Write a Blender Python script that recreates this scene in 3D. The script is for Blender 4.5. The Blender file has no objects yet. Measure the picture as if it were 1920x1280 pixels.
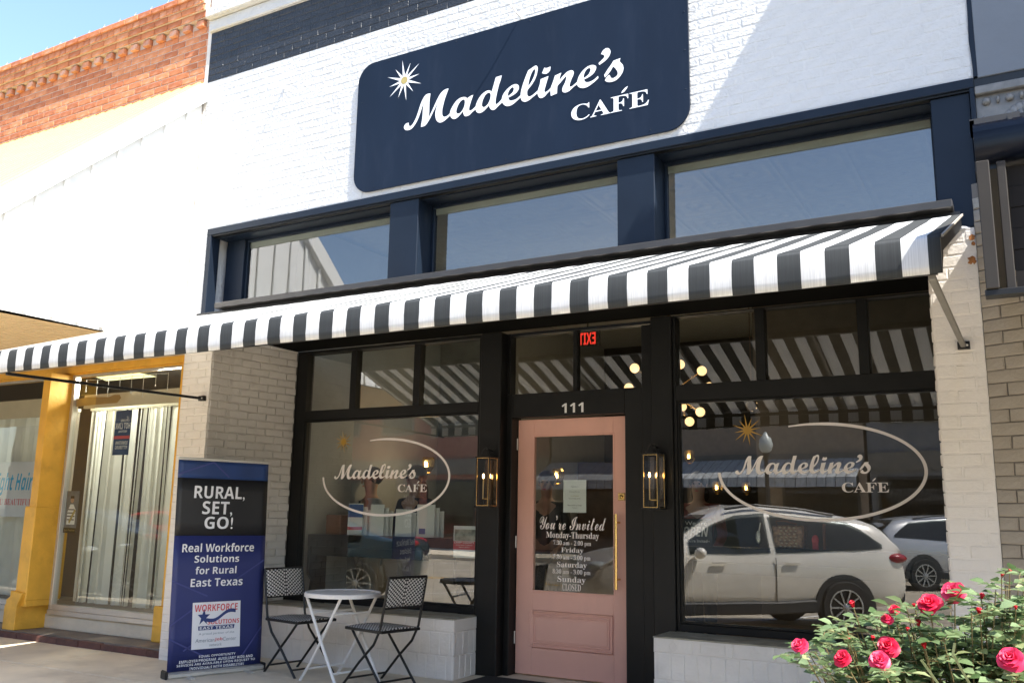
import bpy, bmesh, math, random
from mathutils import Vector, Matrix
random.seed(7)
PI = math.pi
S = bpy.context.scene
C = S.collection
# ------------------------------------------------------------------ camera
YAW, PIT, ROL, FPX, EYE = 0.521020836, 0.189854641, 0.0168955422, 1698.15474, 1.31
_f = Vector((-math.sin(YAW)*math.cos(PIT), math.cos(YAW)*math.cos(PIT), math.sin(PIT)))
_r = Vector((math.cos(YAW), math.sin(YAW), 0)); _u = _r.cross(_f)
_r2 = _r*math.cos(ROL)+_u*math.sin(ROL); _u2 = -_r*math.sin(ROL)+_u*math.cos(ROL)
cam = bpy.data.cameras.new('camera'); camo = bpy.data.objects.new('camera', cam); C.objects.link(camo)
camo.matrix_world = Matrix(((_r2.x,_u2.x,-_f.x,0),(_r2.y,_u2.y,-_f.y,0),(_r2.z,_u2.z,-_f.z,EYE),(0,0,0,1)))
cam.sensor_fit = 'HORIZONTAL'; cam.sensor_width = 36; cam.lens = FPX*36/1920; cam.clip_start = .05; cam.clip_end = 3000
S.camera = camo
def ray(x, y): return _r2*((x-960)/FPX)-_u2*((y-640)/FPX)+_f
def at(x, y, Y):
    d = ray(x, y); d = d*(Y/d.y); return Vector((d.x, Y, d.z+EYE))
def atD(x, y, D):
    d = ray(x, y)*D; return Vector((d.x, d.y, d.z+EYE))
def atZ(x, y, z):
    d = ray(x, y); d = d*((z-EYE)/d.z); return Vector((d.x, d.y, z))
def px(p):
    q = Vector(p)-Vector((0,0,EYE)); z = q.dot(_f)
    if z < .1: return None
    return (960+FPX*q.dot(_r2)/z, 640-FPX*q.dot(_u2)/z, FPX/z)
# ------------------------------------------------------------------ sky, sun, exposure
SUN = Vector((.65, -.19, 1.0)).normalized()
w = bpy.data.worlds.new('World'); S.world = w; w.use_nodes = True
nt = w.node_tree; bg = nt.nodes['Background']; sk = nt.nodes.new('ShaderNodeTexSky')
sk.sky_type = 'NISHITA'; sk.sun_disc = False; sk.sun_elevation = math.asin(SUN.z); sk.sun_rotation = math.atan2(SUN.x, SUN.y)
sk.air_density = 1.0; sk.dust_density = 1.0; sk.ozone_density = 1.6
nt.links.new(sk.outputs[0], bg.inputs[0]); bg.inputs[1].default_value = .15
sl = bpy.data.lights.new('sun', 'SUN'); so = bpy.data.objects.new('sun', sl); C.objects.link(so)
sl.energy = 5.0; sl.angle = math.radians(.53); sl.color = (1.0, .955, .88)
so.rotation_euler = (-SUN).to_track_quat('-Z', 'Y').to_euler()
S.view_settings.view_transform = 'Standard'; S.view_settings.look = 'None'; S.view_settings.gamma = 1
S.view_settings.use_curve_mapping = False; S.view_settings.exposure = 1.55
try:
    S.cycles.max_bounces = 10; S.cycles.transparent_max_bounces = 16; S.cycles.caustics_reflective = False; S.cycles.sample_clamp_indirect = 6
except Exception: pass
# ------------------------------------------------------------------ materials
MATS = {}
def mat(name, col, rough=.6, metal=0, var=.12, nscale=6, bump=.0, bscale=60, spec=.5, emit=None, estr=0, dirt=None, dscale=2, damt=.5, stretch=None):
    m = bpy.data.materials.new(name); m.use_nodes = True; t = m.node_tree; n = t.nodes; l = t.links
    b = n['Principled BSDF']; b.inputs['Roughness'].default_value = rough; b.inputs['Metallic'].default_value = metal
    b.inputs['Specular IOR Level'].default_value = spec
    tc = n.new('ShaderNodeTexCoord'); src = tc.outputs['Object']
    if stretch:
        mp = n.new('ShaderNodeMapping'); mp.inputs['Scale'].default_value = stretch; l.new(src, mp.inputs[0]); src = mp.outputs[0]
    nz = n.new('ShaderNodeTexNoise'); nz.inputs['Scale'].default_value = nscale; nz.inputs['Detail'].default_value = 6; l.new(src, nz.inputs[0])
    rp = n.new('ShaderNodeMapRange'); rp.inputs[1].default_value = .3; rp.inputs[2].default_value = .7; rp.inputs[3].default_value = 1-var; rp.inputs[4].default_value = 1+var
    l.new(nz.outputs[0], rp.inputs[0])
    mx = n.new('ShaderNodeMix'); mx.data_type = 'RGBA'; mx.blend_type = 'MULTIPLY'; mx.inputs[0].default_value = 1; mx.inputs[6].default_value = (*col, 1)
    l.new(rp.outputs[0], mx.inputs[7]); out = mx.outputs[2]
    if dirt:
        n2 = n.new('ShaderNodeTexNoise'); n2.inputs['Scale'].default_value = dscale; n2.inputs['Detail'].default_value = 9; n2.inputs['Roughness'].default_value = .65; l.new(src, n2.inputs[0])
        r2 = n.new('ShaderNodeMapRange'); r2.inputs[1].default_value = .52; r2.inputs[2].default_value = .68; r2.inputs[4].default_value = damt; l.new(n2.outputs[0], r2.inputs[0])
        m2 = n.new('ShaderNodeMix'); m2.data_type = 'RGBA'; l.new(r2.outputs[0], m2.inputs[0]); l.new(out, m2.inputs[6]); m2.inputs[7].default_value = (*dirt, 1); out = m2.outputs[2]
    l.new(out, b.inputs['Base Color'])
    if bump:
        n3 = n.new('ShaderNodeTexNoise'); n3.inputs['Scale'].default_value = bscale; n3.inputs['Detail'].default_value = 5; l.new(src, n3.inputs[0])
        bp = n.new('ShaderNodeBump'); bp.inputs['Strength'].default_value = bump; bp.inputs['Distance'].default_value = .01; l.new(n3.outputs[0], bp.inputs['Height']); l.new(bp.outputs[0], b.inputs['Normal'])
    if emit:
        b.inputs['Emission Color'].default_value = (*emit, 1); b.inputs['Emission Strength'].default_value = estr
    MATS[name] = m; return m
def glass(name, tint=(.93,.96,.95), ior=2.0):
    m = bpy.data.materials.new(name); m.use_nodes = True; t = m.node_tree; n = t.nodes; l = t.links; n.clear()
    o = n.new('ShaderNodeOutputMaterial'); tr = n.new('ShaderNodeBsdfTransparent'); tr.inputs[0].default_value = (*tint, 1)
    gl = n.new('ShaderNodeBsdfGlossy'); gl.inputs['Roughness'].default_value = 0.0; fr = n.new('ShaderNodeFresnel'); fr.inputs[0].default_value = ior
    g = n.new('ShaderNodeNewGeometry'); inv = n.new('ShaderNodeMath'); inv.operation = 'SUBTRACT'; inv.inputs[0].default_value = 1; l.new(g.outputs['Backfacing'], inv.inputs[1])
    mu = n.new('ShaderNodeMath'); mu.operation = 'MULTIPLY'; l.new(fr.outputs[0], mu.inputs[0]); l.new(inv.outputs[0], mu.inputs[1])
    # slow waviness of plate glass
    tc = n.new('ShaderNodeTexCoord'); nz = n.new('ShaderNodeTexNoise'); nz.inputs['Scale'].default_value = 1.6; nz.inputs['Detail'].default_value = 1; l.new(tc.outputs['Object'], nz.inputs[0])
    bp = n.new('ShaderNodeBump'); bp.inputs['Strength'].default_value = .25; bp.inputs['Distance'].default_value = .004; l.new(nz.outputs[0], bp.inputs['Height']); l.new(bp.outputs[0], gl.inputs['Normal'])
    mx = n.new('ShaderNodeMixShader'); l.new(mu.outputs[0], mx.inputs[0]); l.new(tr.outputs[0], mx.inputs[1]); l.new(gl.outputs[0], mx.inputs[2]); l.new(mx.outputs[0], o.inputs[0])
    MATS[name] = m; return m
WHITE = mat('white_brick_paint', (.585,.58,.565), .6, var=.05, bump=1.0, bscale=30, dirt=(.62,.60,.57), dscale=3, damt=.25)
LITW = mat('pilaster_lit_white', (.82,.77,.70), .6, var=.04, bump=.5, bscale=40, dirt=(.66,.6,.54), dscale=3, damt=.3)  # brighter white so the pilaster front reads lit; light put into the colour
CREAMW = mat('grey_white_brick_paint', (.70,.655,.60), .6, var=.05, bump=.4, bscale=40, dirt=(.52,.48,.44), dscale=3.5, damt=.35)
DARKBAND = mat('dark_band_paint', (.020,.022,.026), .42, spec=.45, var=.25, bump=.9, bscale=45)
BLACK = mat('black_frame_paint', (.006,.006,.0055), .48, spec=.3, var=.3, nscale=4, bump=.15, bscale=25)
NAVY = mat('navy_frame_paint', (.009,.015,.026), .45, spec=.22, var=.12, nscale=3, bump=.06, bscale=30)
SIGNM = mat('sign_navy', (.007,.014,.029), .5, spec=.18, var=.10, nscale=2, dirt=(.018,.026,.044), dscale=5, damt=.35, stretch=(1.6,1,.35))  # lighter dusty streaks that also put the board's sheen into the colour
SIGNW = mat('sign_white', (.85,.86,.86), .4, var=.02)
GOLDP = mat('gold_print', (.42,.33,.11), .5, var=.05)
DECAL = mat('window_vinyl', (.86,.80,.76), .55, var=.03)
DECG = mat('window_gold_vinyl', (.42,.24,.03), .5, var=.05)
PINK = mat('pink_door_paint', (.74,.41,.325), .42, var=.05, nscale=3, bump=.08, bscale=30, dirt=(.60,.33,.27), dscale=2.2, damt=.5, stretch=(1,1,.5))
BRASS = mat('brass', (.75,.50,.18), .25, 1, var=.05)
GLASS = glass('window_glass', ior=2.6); GLASSD = glass('door_glass', ior=1.85); GLASSU = glass('transom_glass', (.80,.84,.84), 2.6); GLASSN = glass('salon_glass', (.93,.95,.94), 1.8); GLASSC = glass('car_glass', (.16,.18,.18), 1.6)
GLASSL = glass('lantern_glass', (.95,.95,.95), 1.5)
ORANGE = [mat('orange_brick_%d'%i, c, .8, var=.18, bump=.5, bscale=50, dirt=(.62,.48,.42), dscale=1.4+i, damt=.5+.2*i) for i, c in enumerate(((.52,.185,.078),(.44,.145,.06),(.58,.23,.105)))]
MORTAR = mat('mortar', (.60,.47,.39), .9, var=.15, bump=.5)
TANB = mat('tan_block_brick', (.33,.29,.235), .8, var=.12, nscale=3, bump=.5, bscale=60, dirt=(.42,.38,.33), dscale=4, damt=.4)
TANM = mat('tan_mortar', (.16,.14,.12), .9, var=.15)
CREAM = mat('cream_metal', (.72,.57,.21), .45, var=.04)
WMET = mat('white_metal', (.82,.82,.80), .45, var=.03)
TAN = mat('tan_soffit', (.72,.56,.34), .6, var=.05)
YEL = mat('yellow_paint', (.80,.44,.055), .5, var=.1, nscale=5, bump=.25, bscale=35, dirt=(.45,.22,.03), dscale=3, damt=.45)
CREAMP = mat('cream_plaster', (.68,.60,.46), .75, var=.05, bump=.5, bscale=50, dirt=(.5,.42,.32), dscale=4, damt=.3)
SILVER = mat('aluminium', (.62,.60,.56), .35, .6, var=.06)
GREYP = mat('grey_wall_paint', (.145,.16,.18), .55, var=.06, nscale=3, bump=.25, bscale=12)
GREYO = mat('grey_ornament_paint', (.17,.165,.155), .4, var=.2, nscale=20)
CONC = mat('sidewalk_concrete', (.66,.57,.43), .85, var=.12, nscale=2.5, bump=.35, bscale=90, dirt=(.46,.38,.28), dscale=1.3, damt=.8)
STEPM = mat('step_concrete', (.20,.17,.14), .85, var=.2, nscale=5, bump=.4)
REDT = mat('red_tile', (.11,.045,.035), .7, var=.25, nscale=12, bump=.4)
ASPH = mat('asphalt', (.33,.285,.215), .9, var=.25, nscale=3, bump=.5, bscale=120)
YLINE = mat('yellow_line', (.55,.30,.04), .8, var=.2); WLINE = mat('white_line', (.65,.63,.58), .8, var=.2)
RAIL = mat('bronze_rail', (.055,.05,.045), .35, .3, var=.1)
TUBE = mat('black_steel', (.02,.02,.02), .35, .2, var=.1); GTUBE = mat('grey_steel', (.22,.205,.18), .5, .3, var=.1)
CHB = mat('black_metal', (.012,.012,.012), .4, .2, var=.1)
TABW = mat('white_table_metal', (.72,.70,.67), .4, var=.04, dirt=(.5,.47,.43), dscale=8, damt=.3)
CEIL = mat('tin_ceiling_paint', (.62,.62,.56), .45, var=.05)
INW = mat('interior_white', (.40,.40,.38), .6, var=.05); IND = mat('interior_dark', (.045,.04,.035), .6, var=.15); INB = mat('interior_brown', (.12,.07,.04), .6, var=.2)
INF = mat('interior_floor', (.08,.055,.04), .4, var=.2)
PAPER = mat('paper', (.78,.78,.76), .6, var=.02); PAPG = mat('paper_grey', (.35,.37,.38), .6); REDP = mat('red_print', (.62,.09,.10), .6, var=.04); BLUEP = mat('blue_print', (.05,.12,.35), .6)
BRN = mat('brown_leather', (.20,.075,.03), .5, var=.15); SKIN = mat('skin', (.48,.28,.19), .55, var=.05); HAIR = mat('dark_hair', (.02,.014,.01), .6)
LBLUE = mat('light_blue_cloth', (.40,.43,.47), .8, var=.1); KHAKI = mat('khaki_cloth', (.46,.42,.36), .8, var=.08); TIE = mat('tie_cloth', (.012,.012,.018), .6); NAVC = mat('navy_cloth', (.02,.03,.07), .8); PINKC = mat('rust_cloth', (.28,.07,.05), .8)
GLOBE = mat('globe_light', (.9,.7,.4), .4, var=0, emit=(1,.60,.26), estr=.75)
BULB = mat('candle_bulb', (1,.8,.5), .4, var=0, emit=(1,.62,.25), estr=9)
EXITR = mat('exit_red', (.6,.03,.02), .4, var=0, emit=(1,.05,.03), estr=.45)
TUBEL = mat('ceiling_panel_light', (.8,.8,.6), .4, var=0, emit=(1,.92,.45), estr=.62)
GREENLEAF = [mat('rose_leaf_%d'%i, c, .38, var=.2, nscale=30) for i, c in enumerate(((.13,.19,.085),(.19,.26,.13),(.07,.12,.045),(.27,.31,.15)))]
STEM = mat('rose_stem', (.16,.12,.05), .6, var=.2)
def leafy(m, tl=.35):
    t = m.node_tree; b = t.nodes['Principled BSDF']; o = [x for x in t.nodes if x.type == 'OUTPUT_MATERIAL'][0]
    tr = t.nodes.new('ShaderNodeBsdfTranslucent'); mx = t.nodes.new('ShaderNodeMixShader'); mx.inputs[0].default_value = tl
    t.links.new(b.inputs['Base Color'].links[0].from_socket, tr.inputs[0]); t.links.new(b.outputs[0], mx.inputs[1]); t.links.new(tr.outputs[0], mx.inputs[2]); t.links.new(mx.outputs[0], o.inputs[0])
for m in GREENLEAF: leafy(m)
PETAL = [mat('rose_petal_%d'%i, c, .5, var=.12, nscale=40) for i, c in enumerate(((.68,.012,.055),(.74,.035,.11),(.50,.006,.02)))]
for m in PETAL: leafy(m, .25)
CARW = mat('white_car_paint', (.70,.665,.59), .22, var=.01); CARS = mat('silver_car_paint', (.48,.49,.50), .25, .3, var=.01); CARD = mat('teal_car_paint', (.03,.055,.07), .2, .2, var=.01); CARR = mat('red_car_paint', (.55,.02,.02), .22, var=.01)
for m in (CARW, CARS, CARD, CARR): m.node_tree.nodes['Principled BSDF'].inputs['Coat Weight'].default_value = .6
RUB = mat('tyre_rubber', (.02,.02,.02), .85, var=.1); CLAD = mat('black_cladding', (.025,.025,.025), .6, var=.1); RIM = mat('alloy', (.45,.45,.44), .3, .8, var=.05); TAILR = mat('tail_lamp', (.28,.012,.015), .2, var=.05)
BTAN = mat('opposite_tan_brick', (.26,.20,.15), .8, var=.15, bump=.3); BGREY = mat('opposite_blue_grey', (.13,.135,.145), .7, var=.08); BRED = mat('opposite_red_brick', (.25,.10,.07), .8, var=.15, bump=.3)
STONE = mat('opposite_trim', (.13,.12,.105), .7, var=.06)
LWHITE = mat('lamp_globe', (.42,.45,.43), .3, var=.02)
BANB = mat('banner_blue', (.021,.030,.135), .5, var=.10, nscale=1.6); BANB2 = mat('banner_royal', (.014,.042,.155), .5, var=.25, nscale=3); BANK = mat('banner_black', (.012,.012,.014), .5, var=.1); BANW = mat('banner_lettering', (.74,.74,.76), .5, var=.02)
BANN = mat('logo_navy', (.02,.04,.16), .5); BANG = mat('logo_grey', (.25,.28,.33), .5); BANT = mat('banner_facet', (.045,.055,.20), .5, var=.05)
SLAT = mat('blind_slat', (.78,.78,.72), .6, var=.05); CARDB = mat('brown_tape', (.42,.25,.09), .7, var=.1)
TEALT = mat('teal_print', (.02,.36,.66), .5); GREYL = mat('print_dark', (.10,.09,.10), .6)
# striped awning cloth: 10 cm woven bands, a print-like colour change along X
def stripes():
    m = bpy.data.materials.new('striped_canvas'); m.use_nodes = True; t = m.node_tree; n = t.nodes; l = t.links; b = n['Principled BSDF']; b.inputs['Roughness'].default_value = .85
    tc = n.new('ShaderNodeTexCoord'); sx = n.new('ShaderNodeSeparateXYZ'); l.new(tc.outputs['Object'], sx.inputs[0])
    a = n.new('ShaderNodeMath'); a.operation = 'DIVIDE'; a.inputs[1].default_value = .2014; l.new(sx.outputs[0], a.inputs[0])
    f = n.new('ShaderNodeMath'); f.operation = 'FRACT'; l.new(a.outputs[0], f.inputs[0])
    g = n.new('ShaderNodeMath'); g.operation = 'GREATER_THAN'; g.inputs[1].default_value = .5; l.new(f.outputs[0], g.inputs[0])
    wv = n.new('ShaderNodeTexNoise'); mp = n.new('ShaderNodeMapping'); mp.inputs['Scale'].default_value = (350, 3, 3); l.new(tc.outputs['Object'], mp.inputs[0]); l.new(mp.outputs[0], wv.inputs[0]); wv.inputs['Scale'].default_value = 1
    mr = n.new('ShaderNodeMapRange'); mr.inputs[1].default_value = .35; mr.inputs[2].default_value = .75; mr.inputs[3].default_value = .9; mr.inputs[4].default_value = 1.25; l.new(wv.outputs[0], mr.inputs[0])
    mx = n.new('ShaderNodeMix'); mx.data_type = 'RGBA'; l.new(g.outputs[0], mx.inputs[0]); mx.inputs[6].default_value = (.72,.72,.71,1); mx.inputs[7].default_value = (.040,.044,.046,1)
    mm = n.new('ShaderNodeMix'); mm.data_type = 'RGBA'; mm.blend_type = 'MULTIPLY'; mm.inputs[0].default_value = .8; l.new(mx.outputs[2], mm.inputs[6]); l.new(mr.outputs[0], mm.inputs[7])
    l.new(mm.outputs[2], b.inputs[0]); bp = n.new('ShaderNodeBump'); bp.inputs['Strength'].default_value = .25; bp.inputs['Distance'].default_value = .002; l.new(wv.outputs[0], bp.inputs['Height']); l.new(bp.outputs[0], b.inputs['Normal'])
    o = [x for x in n if x.type == 'OUTPUT_MATERIAL'][0]; tr = n.new('ShaderNodeBsdfTranslucent'); l.new(mm.outputs[2], tr.inputs[0]); ms = n.new('ShaderNodeMixShader'); ms.inputs[0].default_value = .26
    l.new(b.outputs[0], ms.inputs[1]); l.new(tr.outputs[0], ms.inputs[2]); l.new(ms.outputs[0], o.inputs[0]); return m
CANVAS = stripes()
leafy(SLAT, .35)
# chair weave: white flecks in rising/falling twill rows that meet in a chevron
def weave():
    m = bpy.data.materials.new('woven_chevron'); m.use_nodes = True; t = m.node_tree; n = t.nodes; l = t.links; b = n['Principled BSDF']; b.inputs['Roughness'].default_value = .5
    tc = n.new('ShaderNodeTexCoord'); s = n.new('ShaderNodeSeparateXYZ'); l.new(tc.outputs['UV'], s.inputs[0])
    def mth(op, a, bb=None, v=None):
        q = n.new('ShaderNodeMath'); q.operation = op; l.new(a, q.inputs[0]) if not isinstance(a, (int, float)) else None
        if bb is not None: l.new(bb, q.inputs[1])
        if v is not None: q.inputs[1].default_value = v
        return q.outputs[0]
    ax = mth('ABSOLUTE', s.outputs[0]); col = mth('FLOOR', mth('MULTIPLY', ax, v=1/.0175)); colf = mth('FRACT', mth('MULTIPLY', ax, v=1/.0175))
    yy = mth('ADD', mth('MULTIPLY', s.outputs[1], v=1/.030), mth('MULTIPLY', col, v=-.42)); yf = mth('FRACT', yy)
    on = mth('MULTIPLY', mth('LESS_THAN', yf, v=.58), mth('GREATER_THAN', colf, v=.22))
    mx = n.new('ShaderNodeMix'); mx.data_type = 'RGBA'; l.new(on, mx.inputs[0]); mx.inputs[6].default_value = (.012,.012,.012,1); mx.inputs[7].default_value = (.68,.66,.63,1); l.new(mx.outputs[2], b.inputs[0])
    bp = n.new('ShaderNodeBump'); bp.inputs['Distance'].default_value = .003; l.new(on, bp.inputs['Height']); l.new(bp.outputs[0], b.inputs['Normal']); return m
WEAVE = weave()
# ------------------------------------------------------------------ object helpers
WP = {}
def tag(o, label=None, cat=None, group=None, kind=None):
    if label: o['label'] = label
    if cat: o['category'] = cat
    if group: o['group'] = group
    if kind: o['kind'] = kind
    return o
def thing(name, label, cat, loc=(0,0,0), rz=0, group=None):
    o = bpy.data.objects.new(name, None); C.objects.link(o); o.empty_display_size = .2
    o.location = loc; o.rotation_euler = (0,0,rz); WP[o.name] = Vector(loc) if not rz else Vector((0,0,0)); o['_rz'] = rz
    return tag(o, label, cat, group)
class MB:
    def __init__(s): s.v = []; s.f = []; s.uv = None
    def add(s, vs, fs):
        k = len(s.v); s.v += [tuple(x) for x in vs]; s.f += [tuple(i+k for i in f) for f in fs]; return s
    def box(s, x0, x1, y0, y1, z0, z1):
        return s.add([(x0,y0,z0),(x1,y0,z0),(x1,y1,z0),(x0,y1,z0),(x0,y0,z1),(x1,y0,z1),(x1,y1,z1),(x0,y1,z1)], [(0,3,2,1),(4,5,6,7),(0,1,5,4),(1,2,6,5),(2,3,7,6),(3,0,4,7)])
    def obox(s, c, ax, ay, az):
        c = Vector(c); ax, ay, az = Vector(ax), Vector(ay), Vector(az)
        vs = [c+sx*ax+sy*ay+sz*az for sz in (-1,1) for sx, sy in ((-1,-1),(1,-1),(1,1),(-1,1))]
        return s.add(vs, [(0,3,2,1),(4,5,6,7),(0,1,5,4),(1,2,6,5),(2,3,7,6),(3,0,4,7)])
    def bar(s, a, b, w, h=None, up=(0,0,1)):
        a, b = Vector(a), Vector(b); d = (b-a); L = d.length; d.normalize(); h = h or w
        sx = d.cross(Vector(up));
        if sx.length < 1e-4: sx = d.cross(Vector((0,1,0)))
        sx.normalize(); sz = sx.cross(d)
        return s.obox((a+b)/2, sx*w/2, d*L/2, sz*h/2)
    def prism(s, poly, d0, d1, plane='xz'):
        n = len(poly); P = (lambda p, d: (p[0], d, p[1])) if plane == 'xz' else ((lambda p, d: (d, p[0], p[1])) if plane == 'yz' else (lambda p, d: (p[0], p[1], d)))
        vs = [P(p, d0) for p in poly]+[P(p, d1) for p in poly]
        return s.add(vs, [tuple(range(n)), tuple(range(2*n-1, n-1, -1))]+[(i, i+n, (i+1) % n+n, (i+1) % n) for i in range(n)])
    def tube(s, pts, r, n=8, cap=True):
        pts = [Vector(p) for p in pts]; rs = r if isinstance(r, (list, tuple)) else [r]*len(pts); k = len(s.v)
        for i, p in enumerate(pts):
            d = (pts[min(i+1, len(pts)-1)]-pts[max(i-1, 0)]).normalized(); u = d.cross(Vector((.13,.21,.97)));
            if u.length < 1e-3: u = d.cross(Vector((1,0,0)))
            u.normalize(); v = d.cross(u)
            s.v += [tuple(p+(u*math.cos(2*PI*j/n)+v*math.sin(2*PI*j/n))*rs[i]) for j in range(n)]
        for i in range(len(pts)-1):
            for j in range(n): s.f.append((k+i*n+j, k+i*n+(j+1) % n, k+(i+1)*n+(j+1) % n, k+(i+1)*n+j))
        if cap: s.f.append(tuple(k+j for j in range(n-1, -1, -1))); s.f.append(tuple(k+(len(pts)-1)*n+j for j in range(n)))
        return s
    def lathe(s, prof, c=(0,0,0), n=20, axis='z'):
        k = len(s.v)
        for (r, h) in prof:
            for j in range(n):
                a = 2*PI*j/n; p = (r*math.cos(a), r*math.sin(a), h) if axis == 'z' else (r*math.cos(a), h, r*math.sin(a))
                s.v.append((c[0]+p[0], c[1]+p[1], c[2]+p[2]))
        for i in range(len(prof)-1):
            for j in range(n): s.f.append((k+i*n+j, k+i*n+(j+1) % n, k+(i+1)*n+(j+1) % n, k+(i+1)*n+j))
        return s
    def ball(s, c, r, n=14, sq=(1,1,1)):
        k = len(s.v); m = n//2
        for i in range(m+1):
            t = PI*i/m
            for j in range(n):
                a = 2*PI*j/n; s.v.append((c[0]+r*sq[0]*math.sin(t)*math.cos(a), c[1]+r*sq[1]*math.sin(t)*math.sin(a), c[2]+r*sq[2]*math.cos(t)))
        for i in range(m):
            for j in range(n): s.f.append((k+i*n+j, k+(i+1)*n+j, k+(i+1)*n+(j+1) % n, k+i*n+(j+1) % n))
        return s
    def build(s, name, m, parent=None, smooth=False, bevel=0, **kw):
        me = bpy.data.meshes.new(name); off = WP.get(parent.name, Vector((0,0,0))) if parent else Vector((0,0,0))
        vs = [(a-off.x, b-off.y, c-off.z) for a, b, c in s.v] if off.length else s.v
        me.from_pydata(vs, [], s.f)
        for x in (m if isinstance(m, (list, tuple)) else [m]): me.materials.append(x)
        b = bmesh.new(); b.from_mesh(me); bmesh.ops.recalc_face_normals(b, faces=b.faces); b.to_mesh(me); b.free()
        if smooth:
            for p in me.polygons: p.use_smooth = True
        o = bpy.data.objects.new(name, me); C.objects.link(o); WP[o.name] = off
        if parent: o.parent = parent
        if bevel:
            q = o.modifiers.new('bevel', 'BEVEL'); q.width = bevel; q.segments = 1; q.limit_method = 'ANGLE'
        return tag(o, **kw)
def B(x0, x1, y0, y1, z0, z1): return MB().box(x0, x1, y0, y1, z0, z1)
def text(s, m, parent, p0, p1, name='lettering', up=None, mirror=False, thick=.0015, label=None, nrm=(0,-1,0), fitw=True):
    """lettering fitted into the rectangle p0 (bottom left) .. p1 (top right) on a vertical plane"""
    cu = bpy.data.curves.new('t', 'FONT'); cu.body = s; cu.size = 1; cu.resolution_u = 4
    t = bpy.data.objects.new('t', cu); C.objects.link(t)
    me = bpy.data.meshes.new_from_object(t); bpy.data.objects.remove(t); bpy.data.curves.remove(cu)
    xs = [v.co.x for v in me.vertices]; ys = [v.co.y for v in me.vertices]; x0, x1, y0, y1 = min(xs), max(xs), min(ys), max(ys)
    p0, p1 = Vector(p0), Vector(p1); h = p1.z-p0.z; ud = Vector((p1.x-p0.x, p1.y-p0.y, 0)); off = WP.get(parent.name, Vector((0,0,0))) if parent else Vector((0,0,0))
    for v in me.vertices:
        u = (v.co.x-x0)/(x1-x0); u = 1-u if mirror else u; k = (v.co.y-y0)/(y1-y0)
        v.co = p0+ud*u+Vector((0,0,h*k))-off
    me.name = name; me.materials.clear(); me.materials.append(m)
    o = bpy.data.objects.new(name, me); C.objects.link(o); WP[o.name] = off
    if parent: o.parent = parent
    return tag(o, label)
def uni(s, U, Lo, D=None):
    return ''.join(chr(U+ord(c)-65) if 'A' <= c <= 'Z' else chr(Lo+ord(c)-97) if 'a' <= c <= 'z' else (chr(D+ord(c)-48) if D and c.isdigit() else c) for c in s)
SB = lambda s: uni(s, 0x1D5D4, 0x1D5EE, 0x1D7EC)      # heavy sans
RB = lambda s: uni(s, 0x1D400, 0x1D41A, 0x1D7CE)      # heavy roman
SC = lambda s: uni(s, 0x1D4D0, 0x1D4EA)               # script
SBI = lambda s: uni(s, 0x1D63C, 0x1D656)
# ------------------------------------------------------------------ bricks
_bv = {}
def brick_mesh(L, Hh, D, i, m, ch=.006, jit=.0022):
    key = (round(L,3), round(Hh,3), D, i, m.name)
    if key in _bv: return _bv[key]
    rr = random.Random(i*31+int(L*1000)); j = lambda a: rr.uniform(-a, a)
    x, z = L/2, Hh/2
    v = [(-x,0,-z),(x,0,-z),(x,0,z),(-x,0,z)]
    v += [(a+j(jit), -D+.004+j(jit*.6), c+j(jit)) for a, c in ((-x,-z),(x,-z),(x,z),(-x,z))]
    tl = j(jit); v += [(a*(1-ch/abs(x))+j(jit), -D-tl*(1 if a > 0 else -1)*.6+j(jit*.5), c*(1-ch/abs(z))+j(jit)) for a, c in ((-x,-z),(x,-z),(x,z),(-x,z))]
    v[4:8] = [(p[0], min(p[1], -D*.3), p[2]) for p in v[4:8]]
    f = [(0,1,5,4),(1,2,6,5),(2,3,7,6),(3,0,4,7),(4,5,9,8),(5,6,10,9),(6,7,11,10),(7,4,8,11),(8,9,10,11)]
    me = bpy.data.meshes.new('brick'); me.from_pydata(v, [], f); me.materials.append(m); _bv[key] = me; return me
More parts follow.
